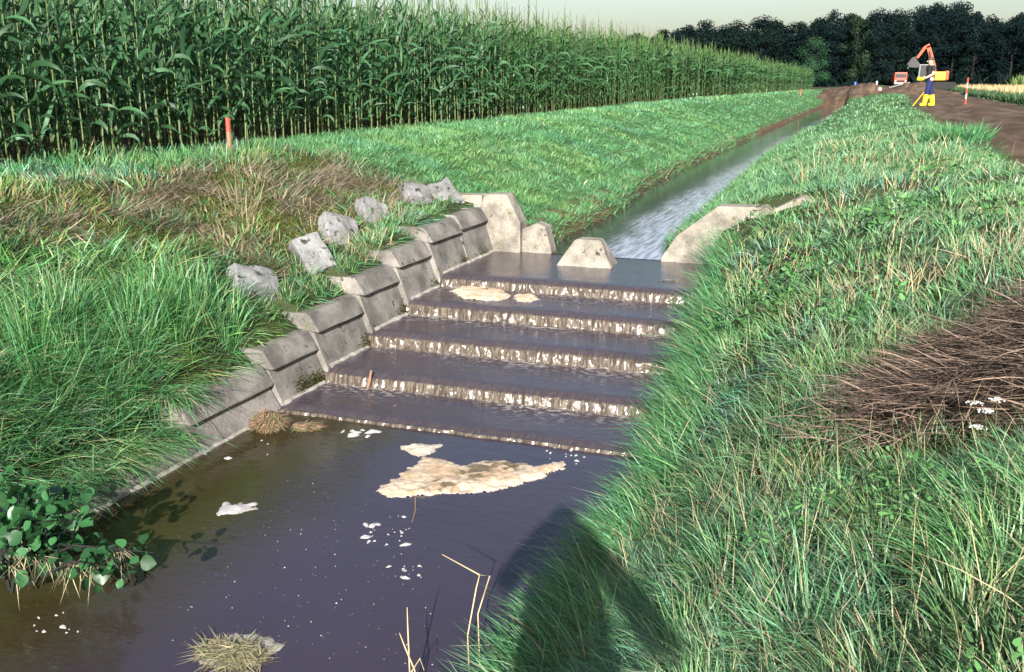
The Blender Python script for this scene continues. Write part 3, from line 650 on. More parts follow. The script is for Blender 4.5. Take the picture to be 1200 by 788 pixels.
done = {(round(p[0], 3), round(p[1], 3)) for p in near}; ymax = [max(p[1] for p in near if p[2] == k) for k in (0, 1)]
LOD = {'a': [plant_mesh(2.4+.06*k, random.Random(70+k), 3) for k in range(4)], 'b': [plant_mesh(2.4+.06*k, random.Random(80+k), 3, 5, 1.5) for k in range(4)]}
Vs, Qs, Cs, off = [], [], [], 0
def put(v, x, y, rz, s, hs):
    global off
    V, q, c = v; c_, s_ = math.cos(rz), math.sin(rz)
    Vs.append(np.stack([(V[:, 0]*c_-V[:, 1]*s_)*s+x, (V[:, 0]*s_+V[:, 1]*c_)*s+y, V[:, 2]*hs+corn_z(x, y)], -1)); Qs.append(q+off); Cs.append(c*r_.uniform(.8, 1.2)); off += len(V)
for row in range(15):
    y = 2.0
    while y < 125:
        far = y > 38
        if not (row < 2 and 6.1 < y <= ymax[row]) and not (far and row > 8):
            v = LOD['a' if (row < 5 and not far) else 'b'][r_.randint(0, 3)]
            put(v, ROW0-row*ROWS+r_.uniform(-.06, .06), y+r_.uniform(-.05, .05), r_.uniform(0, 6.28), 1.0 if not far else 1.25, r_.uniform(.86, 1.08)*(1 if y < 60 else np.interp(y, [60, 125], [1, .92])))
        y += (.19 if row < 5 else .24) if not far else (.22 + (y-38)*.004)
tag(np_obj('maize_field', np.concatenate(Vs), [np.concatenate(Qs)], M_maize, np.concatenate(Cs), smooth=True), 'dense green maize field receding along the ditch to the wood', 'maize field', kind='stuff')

# ------------------------------------------------------------------ foam, debris on the water
def seg_dist(px, py, poly):
    d = np.full(px.shape, 1e9); ins = np.zeros(px.shape, bool); m = len(poly)
    for i in range(m):
        (x0, y0), (x1, y1) = poly[i], poly[(i+1) % m]; dx, dy = x1-x0, y1-y0
        t = np.clip(((px-x0)*dx+(py-y0)*dy)/(dx*dx+dy*dy+1e-12), 0, 1); d = np.minimum(d, np.hypot(px-x0-t*dx, py-y0-t*dy))
        ins ^= ((y0 > py) != (y1 > py)) & (px < dx*(py-y0)/(dy+1e-12)+x0)
    return np.where(ins, d, -d)
def raft(name, poly_px, z, hmax, label, cat, c0, c1, cell=.011, spots=None, rough=.35, kind=None):
    poly = [tuple(onz(x, y, z)[:2]) for x, y in poly_px]; pa = np.array(poly)
    xs = np.arange(pa[:, 0].min()-.05, pa[:, 0].max()+.05, cell); ys = np.arange(pa[:, 1].min()-.05, pa[:, 1].max()+.05, cell)
    X, Y = np.meshgrid(xs, ys); d = seg_dist(X, Y, poly) + (fbm(X*17, Y*17, 121, 5)-.5)*.11
    f1 = .6*fbm(X*14, Y*14, 123)+.4*fbm(X*45, Y*45, 129, 3); Z = z-.006 + hmax*sstep(-.01, .10, d)*(.35+.9*f1) + .006*sstep(0, .02, d)
    n_, m_ = X.shape; ix = np.arange(n_*m_).reshape(n_, m_); ok = d > 0
    kq = ok[:-1, :-1] & ok[:-1, 1:] & ok[1:, 1:] & ok[1:, :-1]
    q = np.stack([ix[:-1, :-1], ix[:-1, 1:], ix[1:, 1:], ix[1:, :-1]], -1)[kq]
    f2 = sstep(.35, .65, fbm(X*7, Y*7, 125))[..., None]; f3 = (.72+.5*fbm(X*38, Y*38, 128, 3))[..., None]; c = np.array(c0)*(1-f2)+np.array(c1)*f2
    c = c*f3; edge = (1-sstep(.01, .05, d))[..., None]*.8; c = c*(1-edge)+np.array([.42, .38, .34])*edge
    for (sx, sy, sr) in spots or []:
        p = onz(sx, sy, z); g_ = (1-sstep(.4, 1, np.hypot((X-p[0]), (Y-p[1])*.8)/sr))*sstep(.42, .52, fbm(X*24, Y*24, 127)); c = c*(1-g_[..., None]) + np.array([.16, .125, .08])*g_[..., None]
    used = np.unique(q); mp_ = np.full(n_*m_, -1); mp_[used] = np.arange(len(used))
    o = np_obj(name, np.stack([X, Y, Z], -1).reshape(-1, 3)[used], [mp_[q]], M_foam, c.reshape(-1, 3)[used], smooth=True)
    return tag(o, label, cat, kind=kind)
TAN, CRE = (.50, .37, .25), (.58, .48, .37)
raft('foam_raft', [(436, 577), (452, 568), (475, 552), (497, 535), (520, 540), (545, 545), (568, 540), (600, 541), (630, 546), (662, 538), (668, 546), (648, 556), (640, 560), (620, 566), (590, 576), (560, 578), (520, 580), (490, 583), (470, 586)], POOL, .034,
     'large tan foam raft with bits of debris floating below the steps', 'foam', TAN, CRE, spots=[(515, 573, .16), (555, 557, .18), (600, 550, .14), (570, 548, .12)])
raft('foam_patch', [(466, 524), (480, 520), (505, 522), (520, 517), (524, 522), (510, 530), (490, 535), (478, 530)], POOL, .03, 'small cream foam patch just behind the large foam raft', 'foam', CRE, (.5, .46, .4))
raft('foam_patch', [(247, 597), (262, 590), (285, 587), (303, 590), (296, 600), (275, 603), (258, 604)], POOL, .018, 'small white foam patch alone on the dark pool at left', 'foam', (.42, .42, .44), (.50, .50, .52))
raft('foam_patch', [(527, 341), (540, 336), (560, 334), (590, 340), (600, 346), (590, 352), (570, 353), (545, 351)], T[1]+.002, .035, 'tan foam patch lodged at the second step', 'foam', TAN, CRE, .009, [(572, 340, .12)])
raft('foam_patch', [(602, 346), (622, 344), (633, 350), (625, 354), (603, 354)], T[1]+.002, .03, 'smaller tan foam patch right of the one on the second step', 'foam', TAN, CRE, .009)
# scattered flecks: nobody could count them
def flecks(n, boxpx, z, smin, smax, seed):
    r = random.Random(seed); Vs, Fs = [], []; o = 0
    for _ in range(n):
        p = onz(r.uniform(boxpx[0], boxpx[2]), r.uniform(boxpx[1], boxpx[3]), z); s = smin*(smax/smin)**(r.random()**2.2); m = 7; a0 = r.uniform(0, 6.28); el = r.uniform(.35, .8)
        ring = []
        for k in range(m):
            a = 6.283*k/m; rr = s*r.uniform(.6, 1.2); u, v = math.cos(a)*rr, math.sin(a)*rr*el; ring.append((p[0]+u*math.cos(a0)-v*math.sin(a0), p[1]+u*math.sin(a0)+v*math.cos(a0), z-.002))
        Vs += ring + [(p[0], p[1], z+s*.25+.004)]; Fs += [(o+k, o+(k+1) % m, o+m) for k in range(m)]; o += m+1
    return Vs, Fs
Vs, Fs = [], []
for a in [(26, (425, 605, 480, 640), POOL, .008, .05, 1), (16, (455, 660, 495, 678), POOL, .006, .055, 2), (90, (300, 560, 520, 780), POOL, .002, .009, 3), (60, (200, 600, 420, 780), POOL, .002, .008, 4), (10, (40, 715, 95, 742), POOL, .01, .06, 5),
          (8, (230, 500, 335, 540), POOL, .01, .06, 6), (14, (395, 504, 450, 512), POOL, .02, .08, 7), (10, (155, 560, 180, 572), POOL, .01, .05, 8), (20, (640, 525, 690, 545), POOL, .01, .05, 9)]:
    v, f_ = flecks(*a); Fs += [tuple(i+len(Vs) for i in t_) for t_ in f_]; Vs += v
tag(np_obj('foam_flecks', np.array(Vs), [np.array(Fs)], M_foam, np.tile([.46, .45, .45], (len(Vs), 1)), smooth=True), 'scattered white foam flecks drifting on the dark pool', 'foam', kind='stuff')
# froth line along the foot of the left wall
Vs, Qs, off = [], [], 0
for k, (y0, y1, z) in enumerate([(LIP[0]+.02, 11.54, T[0])] + [(LIP[i]+.02, LIP[i-1]-.08, T[i]) for i in (1, 2, 3, 4)] + [(2.5, 6.6, POOL)]):
    ys = np.arange(y0, y1, .02); wv = np.clip(.045*fbm(ys*13, ys*0+k, 131)-.008, .002, 1)*(1 if k < 5 else .75); hz = z+.004+.016*fbm(ys*14, ys*0+k, 133)
    A = np.stack([np.full_like(ys, XL-.03), ys, hz+.012], -1); Bm = np.stack([np.full_like(ys, XL)+wv*.5, ys, hz+.008], -1); Cc = np.stack([XL+wv, ys, np.full_like(ys, z-.008)], -1)
    V = np.stack([A, Bm, Cc], 1).reshape(-1, 3); m_ = len(ys)
    q = [(3*i+c, 3*i+c+1, 3*i+c+4, 3*i+c+3) for i in range(m_-1) for c in (0, 1)]; Vs.append(V); Qs.append(np.array(q)+off); off += len(V)
Vs = np.concatenate(Vs); tag(np_obj('wall_froth', Vs, [np.concatenate(Qs)], M_foam, np.tile([.34, .32, .29], (len(Vs), 1)), smooth=True), 'thin pale froth line along the foot of the left wall', 'foam', kind='stuff')
# dead grass clump caught at the wall, debris with straw in the pool
def heap(name, c, rx, ry, h, n, colr, L0, label, cat, updir=None, green=.15):
    root = thing(name, label, cat, c)
    lob = [(rng.normal(0, .38), rng.normal(0, .38), rng.uniform(.55, 1.0)) for _ in range(4)]; li = rng.integers(0, 4, n); lob = np.array(lob)[li]
    a = rng.uniform(0, 6.283, n); rr = np.sqrt(rng.random(n))*.62; px, py = (lob[:, 0]+np.cos(a)*rr)*rx, (lob[:, 1]+np.sin(a)*rr)*ry
    pz = h*lob[:, 2]*np.sqrt(np.clip(1-(rr/.62)**2, 0, 1))*rng.random(n)**.35*np.clip(1.25-np.hypot(px/rx, py/ry), .1, 1)
    az = rng.uniform(0, 6.283, n) if h < .1 else np.arctan2(py/ry, px/rx)+rng.normal(0, .9, n)
    cc = np.array(colr)*rng.uniform(.5, 1.4, (n, 1)); gm = rng.random(n) < green; cc[gm] = np.array([.16, .20, .07])
    b = blades('stem_litter', np.stack([px, py, pz], -1), L0*rng.uniform(.25, .9, n), rng.uniform(.004, .008, n), az, rng.uniform(1.35, 1.65 if h < .1 else 2.4, n), rng.uniform(-.05, .2, n), cc, M_straw, 3, parent=root)
    return root
p = onz(318, 503, POOL); heap('debris_clump', (p[0]-.02, p[1]+.05, POOL), .19, .17, .20, 3200, (.27, .175, .12), .12, 'reddish brown dead grass clump caught against the left wall', 'debris', green=.25)
p = onz(285, 768, POOL); heap('debris_clump', (p[0], p[1], POOL), .20, .12, .05, 1000, (.27, .24, .15), .15, 'floating clump of straw and leaves near the bottom edge of the pool', 'debris', green=.12)
raft('foam_patch', [(228, 778), (250, 752), (275, 742), (300, 742), (345, 756), (318, 766), (300, 778), (270, 790)], POOL, .012, 'whitish scum around the floating straw clump', 'foam', (.32, .32, .28), (.42, .42, .40))
p = onz(785, 330, T[0]); heap('debris_clump', (p[0], p[1], T[0]), .12, .05, .02, 50, (.4, .32, .2), .10, 'small straw scrap on the water at the right end of the top step', 'debris')
bm = bmesh.new(); a = onx(432, 458, -3.9); yq = LIP[3]-.10; p0 = ony(430, 458, yq); p1 = ony(435, 434, yq+.02)
tube(bm, [p0, (p0+p1)/2+np.array([.006, 0, 0]), p1], [.011, .013, .008], 6); tag(bm_obj('driftwood_stick', bm, M_wood), 'short brown stick stuck upright in the fourth fall', 'stick')
bm = bmesh.new(); q0 = onz(487, 587, POOL); q1 = onz(483, 612, POOL); tube(bm, [q0+np.array([0, 0, .02]), (q0+q1)/2+np.array([.01, 0, .008]), q1], [.005, .004, .003], 5); tag(bm_obj('floating_twig', bm, M_wood), 'thin pale twig floating below the large foam raft', 'twig')
# straw stems reaching from the right bank over the water
def stems(label, lst, name='dry_stem'):
    o = None
    for pts in lst:
        pts = [np.array([pts[0][0]+.02, pts[0][1], min(POOL, float(zt(pts[0][0], pts[0][1])))-.05])] + list(pts)
        bm = bmesh.new(); tube(bm, pts, [.004]+[.0035]*(len(pts)-2)+[.0015], 5); o = bm_obj(name, bm, M_drystem); tag(o, label[0], 'dry stem'); label = label[1:]
M_drystem = plain('dry_stem', (.42, .33, .19), .7, var=.2)
stems(['bent dry stem leaning from the right bank over the pool', 'second bent dry stem beside the leaning one at the pool edge', 'upright dry stalk at the bottom edge of the pool', 'slanting dry stalk left of the upright one at the bottom edge', 'short dry stalk right of the upright one at the bottom edge'],
      [[ony(548, 745, 3.75), ony(558, 690, 3.8), ony(562, 674, 3.82), ony(518, 650, 3.9)], [ony(560, 720, 3.8), ony(574, 675, 3.85), ony(560, 674, 3.85)],
       [ony(480, 786, 3.4), ony(478, 740, 3.42), ony(477, 712, 3.43)], [ony(486, 786, 3.4), ony(475, 760, 3.4), ony(468, 742, 3.4)], [ony(482, 788, 3.38), ony(492, 772, 3.4), ony(497, 786, 3.42)]])
# moss at the foot of the left wall units
P_ = []
for (yc, t_, n) in [(7.28, T[4], 420), (7.05, T[4], 260), (8.2, T[3], 260), (9.0, T[2], 200), (11.2, T[0], 200), (10.6, T[0], 160), (9.8, T[1], 120)]:
    d = np.abs(rng.normal(0, .05, n)); y = yc+rng.normal(0, .075, n); P_.append(np.stack([XL-.004-d*.42, y, t_+.01+d*1.05], -1))
P_ = np.concatenate(P_); n = len(P_)
blades('moss', P_, rng.uniform(.012, .03, n), rng.uniform(.008, .016, n), rng.normal(0, .8, n), rng.uniform(.4, 1.4, n), rng.uniform(0, .4, n), np.array([.05, .055, .014])*rng.uniform(.5, 1.5, (n, 1)), M_straw, 2, 'dark moss patches at the foot of the left wall units', 'moss')

# ------------------------------------------------------------------ alder bush at the lower left
def round_leaf():
    bm = bmesh.new(); m = 12; c = [bm.verts.new((0, 0, 0)), bm.verts.new((.5, 0, -.03)), bm.verts.new((1.0, 0, -.10))]
    up, dn = [], []
    for k in range(1, 6):
        t = k/6; w_ = .46*math.sin(math.pi*t**.85)**.75
        up.append(bm.verts.new((t, w_, (.28+.1*math.sin(9*t))*w_-.10*t*t))); dn.append(bm.verts.new((t, -w_, (.28+.1*math.sin(9*t))*w_-.10*t*t)))
    for s, sd in ((up, 1), (dn, -1)):
        for f in ([c[0], c[1], s[1], s[0]], [c[1], s[3], s[2], s[1]], [c[1], c[2], s[4], s[3]]): bm.faces.new(f if sd < 0 else f[::-1])
    me = bpy.data.meshes.new('leaf'); bm.to_mesh(me); bm.free(); me.materials.append(M_alder); me.polygons.foreach_set('use_smooth', np.ones(len(me.polygons), bool)); return me
LM = round_leaf(); rb = random.Random(11)
base = Vector(onz(30, 740, POOL)) + Vector((-.35, .25, .1))
bush = thing('alder_bush', 'low alder bush with round green leaves over the pool at lower left', 'bush', base)
tips = [(20, 560), (48, 572), (78, 575), (100, 590), (60, 610), (95, 630), (110, 650), (60, 650), (125, 665), (150, 655), (180, 648), (20, 620), (165, 675), (140, 680), (25, 670), (5, 590)]
for i, (tx, ty) in enumerate(tips):
    yy = 3.55 + rb.uniform(-.22, .30) + (.15 if tx > 120 else 0); tp_ = Vector(ony(tx, ty, yy)); b = base + Vector((rb.uniform(-.15, .15), rb.uniform(-.12, .12), 0)); md = (b*.45+tp_*.55)+Vector((rb.uniform(-.05, .05), rb.uniform(-.05, .05), .10))
    bm = bmesh.new(); tube(bm, [b-base, md-base, tp_-base], [.010, .006, .002], 5); bm_obj('stem', bm, M_bark, bush)
    for k in range(28 if tx < 120 else 14):
        u = 1-(k/28)**1.2*.68; p = (b.lerp(md, u/.55) if u < .55 else md.lerp(tp_, (u-.55)/.45)) + Vector((rb.uniform(-.09, .09), rb.uniform(-.09, .09), rb.uniform(-.06, .07)))
        if p.z < POOL+.03: continue
        l = link(bpy.data.objects.new('leaf', LM), bush); l.location = p-base; s = rb.uniform(.042, .092); l.scale = (s, s, s)
        l.rotation_euler = Euler((rb.gauss(0, .6), rb.gauss(.4, .5), rb.uniform(0, 6.28)))
cs = [(base.x+.25+rng.normal(0, .16), base.y+rng.normal(0, .22)) for _ in range(6)]
Pp = np.array([[base.x+.10+.5*u, base.y-.1+.3*u, base.z+.16+.04*math.sin(9*u)] for u in rng.random(110)]); n = 110
blades('dry_grass', Pp, rng.uniform(.08, .22, n), np.full(n, .005), rng.normal(-.6, .7, n), rng.uniform(1.3, 2.6, n), rng.uniform(0, .5, n), np.array([.36, .31, .2])*rng.uniform(.5, 1.2, (n, 1)), M_straw, 3, 'dry grass hanging below the alder bush to the water', 'dry grass')

# white umbels and a thistle-like weed on the right bank
def umbel(px, py, lift, label):
    g0 = hitp(px, py+20); top = Vector(g0)+Vector((0, 0, lift)); o = thing('white_flower', label, 'flower', tuple(g0), 'white flowers in the hollow of the right bank')
    bm = bmesh.new(); tube(bm, [(0, 0, -.02), (.01, .01, lift*.5), (0, 0, lift)], [.004, .003, .002], 5); bm_obj('stem', bm, M_stalk, o)
    bm = bmesh.new(); r = random.Random(int(px))
    for _ in range(26):
        a = r.uniform(0, 6.28); q = .032*math.sqrt(r.random()); bmesh.ops.create_icosphere(bm, subdivisions=1, radius=.0045, matrix=Matrix.Translation((math.cos(a)*q, math.sin(a)*q, lift+.012-q*q*6)))
    bm_obj('flower_head', bm, M_flower, o)
for px, py, lf, lb in [(1137, 498, .16, 'leftmost small white flower head beside the dead reeds'), (1150, 505, .15, 'middle small white flower head beside the dead reeds'), (1142, 516, .12, 'lowest small white flower head beside the dead reeds'), (1162, 497, .17, 'rightmost small white flower head beside the dead reeds')]: umbel(px, py, lf, lb)

# ------------------------------------------------------------------ far fields
n = 26000; x = rng.uniform(5.6, 45, n); y = 46+rng.random(n)**1.5*70; k = x > 5.9+(rng.random(n)*.5); x, y = x[k], y[k]; n = len(x)
blades('wheat_field', np.stack([x, y, zt(x, y)], -1), rng.uniform(.62, .85, n), np.full(n, .07), rng.uniform(0, 6.28, n), rng.uniform(0, .3, n), rng.uniform(0, .3, n), np.array([.42, .32, .17])*rng.uniform(.7, 1.25, (n, 1)), M_straw, 2, 'pale ripe wheat field at the right beyond the dirt track', 'wheat field')
n = 9000; x = 5.3+rng.random(n)**2*1.6; y = rng.uniform(28, 110, n)
blades('field_margin', np.stack([x, y, zt(x, y)], -1), rng.uniform(.25, .6, n), np.full(n, .05), rng.uniform(0, 6.28, n), rng.uniform(0, .6, n), rng.uniform(0, .4, n), np.array([.055, .12, .045])*rng.uniform(.6, 1.3, (n, 1)), M_grass, 2, 'green weedy margin in front of the wheat', 'grass')
n = 9000; x = rng.uniform(14, 75, n); y = rng.uniform(125, 140, n)
blades('far_maize_strip', np.stack([x, y, zt(x, y)], -1), rng.uniform(1.6, 2.1, n), np.full(n, .22), rng.uniform(0, 6.28, n), rng.uniform(0, .5, n), rng.uniform(0, .5, n), np.array([.13, .20, .06])*rng.uniform(.6, 1.3, (n, 1)), M_grass, 2, 'light green maize strip behind the wheat field', 'maize field')

# ------------------------------------------------------------------ the wood
def tree_meshes(h, r, seed, colr, nleaf=6500, s0=.48):
    q = random.Random(seed); rg = np.random.default_rng(seed)
    bm = bmesh.new(); tube(bm, [(0, 0, -.3), (q.uniform(-.2, .2), q.uniform(-.2, .2), h*.3), (q.uniform(-.4, .4), 0, h*.62), (0, 0, h*.9)], [.28, .20, .13, .04], 7)
    cl = []
    for i in range(26):
        a = q.uniform(0, 6.28); f = q.random(); zz = h*(.10+.84*f); rad = r*math.sqrt(max(0, 1-((f-.42)/.62)**2))*q.uniform(.35, .95)
        c = np.array([math.cos(a)*rad, math.sin(a)*rad, zz]); cl.append((c, r*q.uniform(.26, .46)))
        if i % 2 == 0 and f > .2: tube(bm, [(0, 0, zz*.72), (c[0]*.5, c[1]*.5, zz*.86), tuple(c)], [.07, .05, .02], 5)
    cl.append((np.array([0, 0, h*.55]), r*.5)); cl.append((np.array([0, 0, h*.9]), r*.3))
    me_t = bpy.data.meshes.new('trunk'); bm.to_mesh(me_t); bm.free(); me_t.materials.append(M_bark)
    w_ = np.array([c[1]**2 for c in cl]); ci = rg.choice(len(cl), nleaf, p=w_/w_.sum())
    dv = rg.normal(size=(nleaf, 3)); dv /= np.linalg.norm(dv, axis=1)[:, None]; rr = rg.random(nleaf)**.45
    ctr = np.array([c[0] for c in cl])[ci] + dv*(rr*np.array([c[1] for c in cl])[ci])[:, None]*np.array([1, 1, .85]); ctr[:, 2] = np.clip(ctr[:, 2], .3, None)
    nn = dv + rg.normal(size=(nleaf, 3))*.6; nn /= np.linalg.norm(nn, axis=1)[:, None]; a = np.cross(nn, rg.normal(size=(nleaf, 3))); a /= np.linalg.norm(a, axis=1)[:, None]; b = np.cross(nn, a)
    s = s0*rg.uniform(.5, 1.25, nleaf)[:, None]
    V = np.stack([ctr-a*s*.5, ctr+b*s*.33, ctr+a*s*.5, ctr-b*s*.33], 1).reshape(-1, 3); F = np.arange(nleaf*4).reshape(-1, 4)
    tone = np.repeat((rg.uniform(.65, 1.35, len(cl))[ci]*rg.uniform(.75, 1.25, nleaf)), 4)[:, None]
    return me_t, np_mesh('crown', V, [F], M_tree, np.array(colr)*tone)
DK = (.0035, .0105, .0105)
TM = [tree_meshes(15, 4.6, 201, DK), tree_meshes(15, 5.2, 202, (.003, .010, .011)), tree_meshes(15, 4.0, 203, (.005, .014, .011)), tree_meshes(15, 5.6, 204, (.003, .0095, .011)), tree_meshes(15, 4.4, 205, (.004, .012, .012))]
TB = tree_meshes(15, 6.5, 206, (.022, .062, .030), 6500, .40); TL = tree_meshes(15, 4.4, 207, (.016, .032, .017))
def tree(m, x, y, hgt, wid, label, gp='trees of the wood beyond the fields'):
    o = thing('broadleaf_tree', label, 'tree', (x, y, float(zt(x, y))), gp, rt.uniform(0, 6.28)); s = hgt/15
    for nm, me in zip(('trunk', 'crown'), m):
        c = link(bpy.data.objects.new(nm, me), o); c.scale = (s*wid, s*wid, s)
    return o
rt = random.Random(5)
# skyline of the wood: photo column -> top row
sk = [(600, 55), (735, 38), (780, 30), (830, 25), (850, 27), (880, 21), (905, 24), (950, 20), (985, 12), (1030, 12), (1065, 12), (1100, 3), (1140, 4), (1165, 16), (1200, 14), (1300, 4), (1500, 0)]
sx_, sy_ = zip(*sk); ordn = lambda k: '%d%s' % (k, 'th' if 10 <= k % 100 <= 20 else {1: 'st', 2: 'nd', 3: 'rd'}.get(k % 10, 'th'))
tone_w = ['dark', 'blue green', 'deep green', 'dark rounded', 'dull green']
for rw, (Y0, step, nm) in enumerate([(205, 27, 'front'), (222, 23, 'middle'), (242, 21, 'rear')]):
    px = 660 + rw*9; cnt = 0
    while px < 1420:
        cnt += 1; y = Y0 + rt.uniform(-4, 4); top = np.interp(px, sx_, sy_) + (rt.uniform(8, 26) if rw == 0 else rt.uniform(2, 12) if rw == 1 else rt.uniform(-2, 7))
        p = ony(px, top, y); k = rt.randint(0, 4); gz = float(zt(p[0], y))
        tree(TM[k], p[0], y, (p[2]-gz)*.99, rt.uniform(.9, 1.25)*15/max(10, p[2]-gz)*.85, '%s broadleaf tree, %s from the left in the %s line of the wood' % (tone_w[k], ordn(cnt), nm))
        px += step*rt.uniform(.75, 1.25)
p = ony(952, 44, 178); tree(TB, p[0], 178, p[2]+1.3, .92, 'lighter green rounded bushy tree in front of the dark wood')
p = ony(1008, 17, 201); tree(TL, p[0], 201, p[2]+1.3, .8, 'pale yellow green tree crown standing out of the dark wood')
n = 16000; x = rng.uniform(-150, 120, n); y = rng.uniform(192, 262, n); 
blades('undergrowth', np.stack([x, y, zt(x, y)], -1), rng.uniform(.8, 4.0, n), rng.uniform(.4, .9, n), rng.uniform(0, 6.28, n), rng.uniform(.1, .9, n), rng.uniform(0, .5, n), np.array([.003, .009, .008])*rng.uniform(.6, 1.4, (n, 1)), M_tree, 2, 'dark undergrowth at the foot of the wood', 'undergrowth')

# ------------------------------------------------------------------ people
def skinned(name, verts, edges, radii, root_i, mats, pickmat, parent):
    me = bpy.data.meshes.new(name); me.from_pydata(verts, edges, []); o = bpy.data.objects.new(name, me); C.objects.link(o)
    sk_ = o.modifiers.new('skin', 'SKIN'); sk_.use_smooth_shade = True
    for i, v in enumerate(me.skin_vertices[0].data):
        r = radii[i]; v.radius = (r, r) if not hasattr(r, '__len__') else r; v.use_root = (i == root_i)
    ss = o.modifiers.new('sub', 'SUBSURF'); ss.levels = 2; ss.render_levels = 2
    dg = bpy.context.evaluated_depsgraph_get(); m2 = bpy.data.meshes.new_from_object(o.evaluated_get(dg)); m2.name = name
    bpy.data.objects.remove(o); m2.materials.clear()
    for m_ in mats: m2.materials.append(m_)
    for p_ in m2.polygons: p_.material_index = pickmat(p_.center); p_.use_smooth = True
    return link(bpy.data.objects.new(name, m2), parent)
def worker():
    g0 = onz(1087, 126, -1.10); x0, y0 = g0[0], g0[1]; z0 = float(zt(x0, y0))
    o = thing('person', 'worker in navy overalls with yellow boots and gloves standing beside the track', 'person', (x0, y0, z0))
    # local frame: -x = facing left in the photo
    V = [(0, 0, .93), (0, 0, 1.10), (-.01, 0, 1.30), (-.02, 0, 1.45), (-.03, 0, 1.54), (-.06, 0, 1.63), (-.065, 0, 1.73),           # 0 pelvis 1 waist 2 chest 3 shoulder base 4 neck 5 head 6 crown
         (-.07, -.09, .90), (-.14, -.10, .50), (-.20, -.10, .10), (-.30, -.10, .05),                                                      # near leg (stepping left)
         (.06, .09, .90), (.15, .10, .50), (.22, .10, .10), (.12, .10, .05),                                                            # far leg
         (-.02, -.19, 1.43), (-.06, -.24, 1.17), (-.27, -.20, 1.05), (-.36, -.19, 1.02),                                                  # near arm reaching forward
         (-.02, .19, 1.43), (.05, .24, 1.16), (-.14, .20, 1.04), (-.23, .17, 1.03)]                                                       # far arm
    E = [(0, 1), (1, 2), (2, 3), (3, 4), (4, 5), (5, 6), (0, 7), (7, 8), (8, 9), (9, 10), (0, 11), (11, 12), (12, 13), (13, 14), (3, 15), (15, 16), (16, 17), (17, 18), (3, 19), (19, 20), (20, 21), (21, 22)]
    Rd = [(.15, .17), (.135, .155), (.13, .18), (.09, .12), .06, .095, .07, .10, .075, .055, .045, .10, .075, .055, .045, .07, .052, .042, .035, .07, .052, .042, .035]
    def pm(c):
        if c.z > 1.50: return 1
        if abs(c.y) > .16 and c.z > .95 and (c.z < 1.28 or c.x < -.12): return 1
        return 2 if c.z > 1.06 else 0
    body = skinned('body', V, E, Rd, 0, [M_navy, M_skin, M_black], pm, o)
    for (a, b, c) in (((-.14, -.10, .42), (-.20, -.10, .10), (-.35, -.10, .05)), ((.155, .10, .42), (.22, .10, .10), (.07, .10, .05))):
        bm = bmesh.new(); tube(bm, [a, ((a[0]+b[0])/2, a[1], .25), b, (b[0], b[1], .0)], [.095, .088, .075, .085], 10)
        tube(bm, [(b[0]+.06, b[1], .055), ((b[0]+c[0])/2, c[1], .062), c], [.06, .066, .045], 10); bm_obj('boot', bm, M_yrub, o, True)
    for h_ in ((-.40, -.19, 1.0), (-.27, .16, 1.02)):
        bm = bmesh.new(); box(bm, h_, (.11, .05, .095), None, .02)
        for f in range(4): tube(bm, [(h_[0]-.04, h_[1]-.02, h_[2]+.035-.024*f), (h_[0]-.10-.012*(f in (1, 2)), h_[1]-.015, h_[2]+.03-.024*f), (h_[0]-.115, h_[1]+.02, h_[2]+.02-.024*f)], [.014, .013, .010], 6)
        tube(bm, [(h_[0]+.01, h_[1]+.02, h_[2]+.03), (h_[0]-.03, h_[1]+.05, h_[2]+.06), (h_[0]-.06, h_[1]+.05, h_[2]+.06)], [.015, .014, .011], 6); bm_obj('glove', bm, M_yrub, o, True)
    bm = bmesh.new(); bmesh.ops.create_icosphere(bm, subdivisions=3, radius=1)
    for v in bm.verts: v.co = Vector((v.co.x*.105-.045, v.co.y*.098, max(v.co.z, -.25)*.10+1.715))
    bm_obj('hair', bm, M_hair, o, True)
    bm = bmesh.new(); tube(bm, [(-.155, 0, 1.66), (-.185, 0, 1.635), (-.158, 0, 1.62)], [.012, .016, .012], 6); bm_obj('nose', bm, M_skin, o, True)
    o.rotation_euler = (0, 0, YAW+.15); o.scale = (1.2, 1.2, 1.06)
    return x0, y0, z0
wx, wy, wz = worker()
bm = bmesh.new(); a = onz(1067, 122, wz); tube(bm, [(a[0], wy-.3, wz+.0), (a[0]+.42, wy-.1, wz+.60)], [.025, .02], 6); tag(bm_obj('tool_handle', bm, M_yellow), 'slanting yellow tool handle in front of the worker', 'tool')
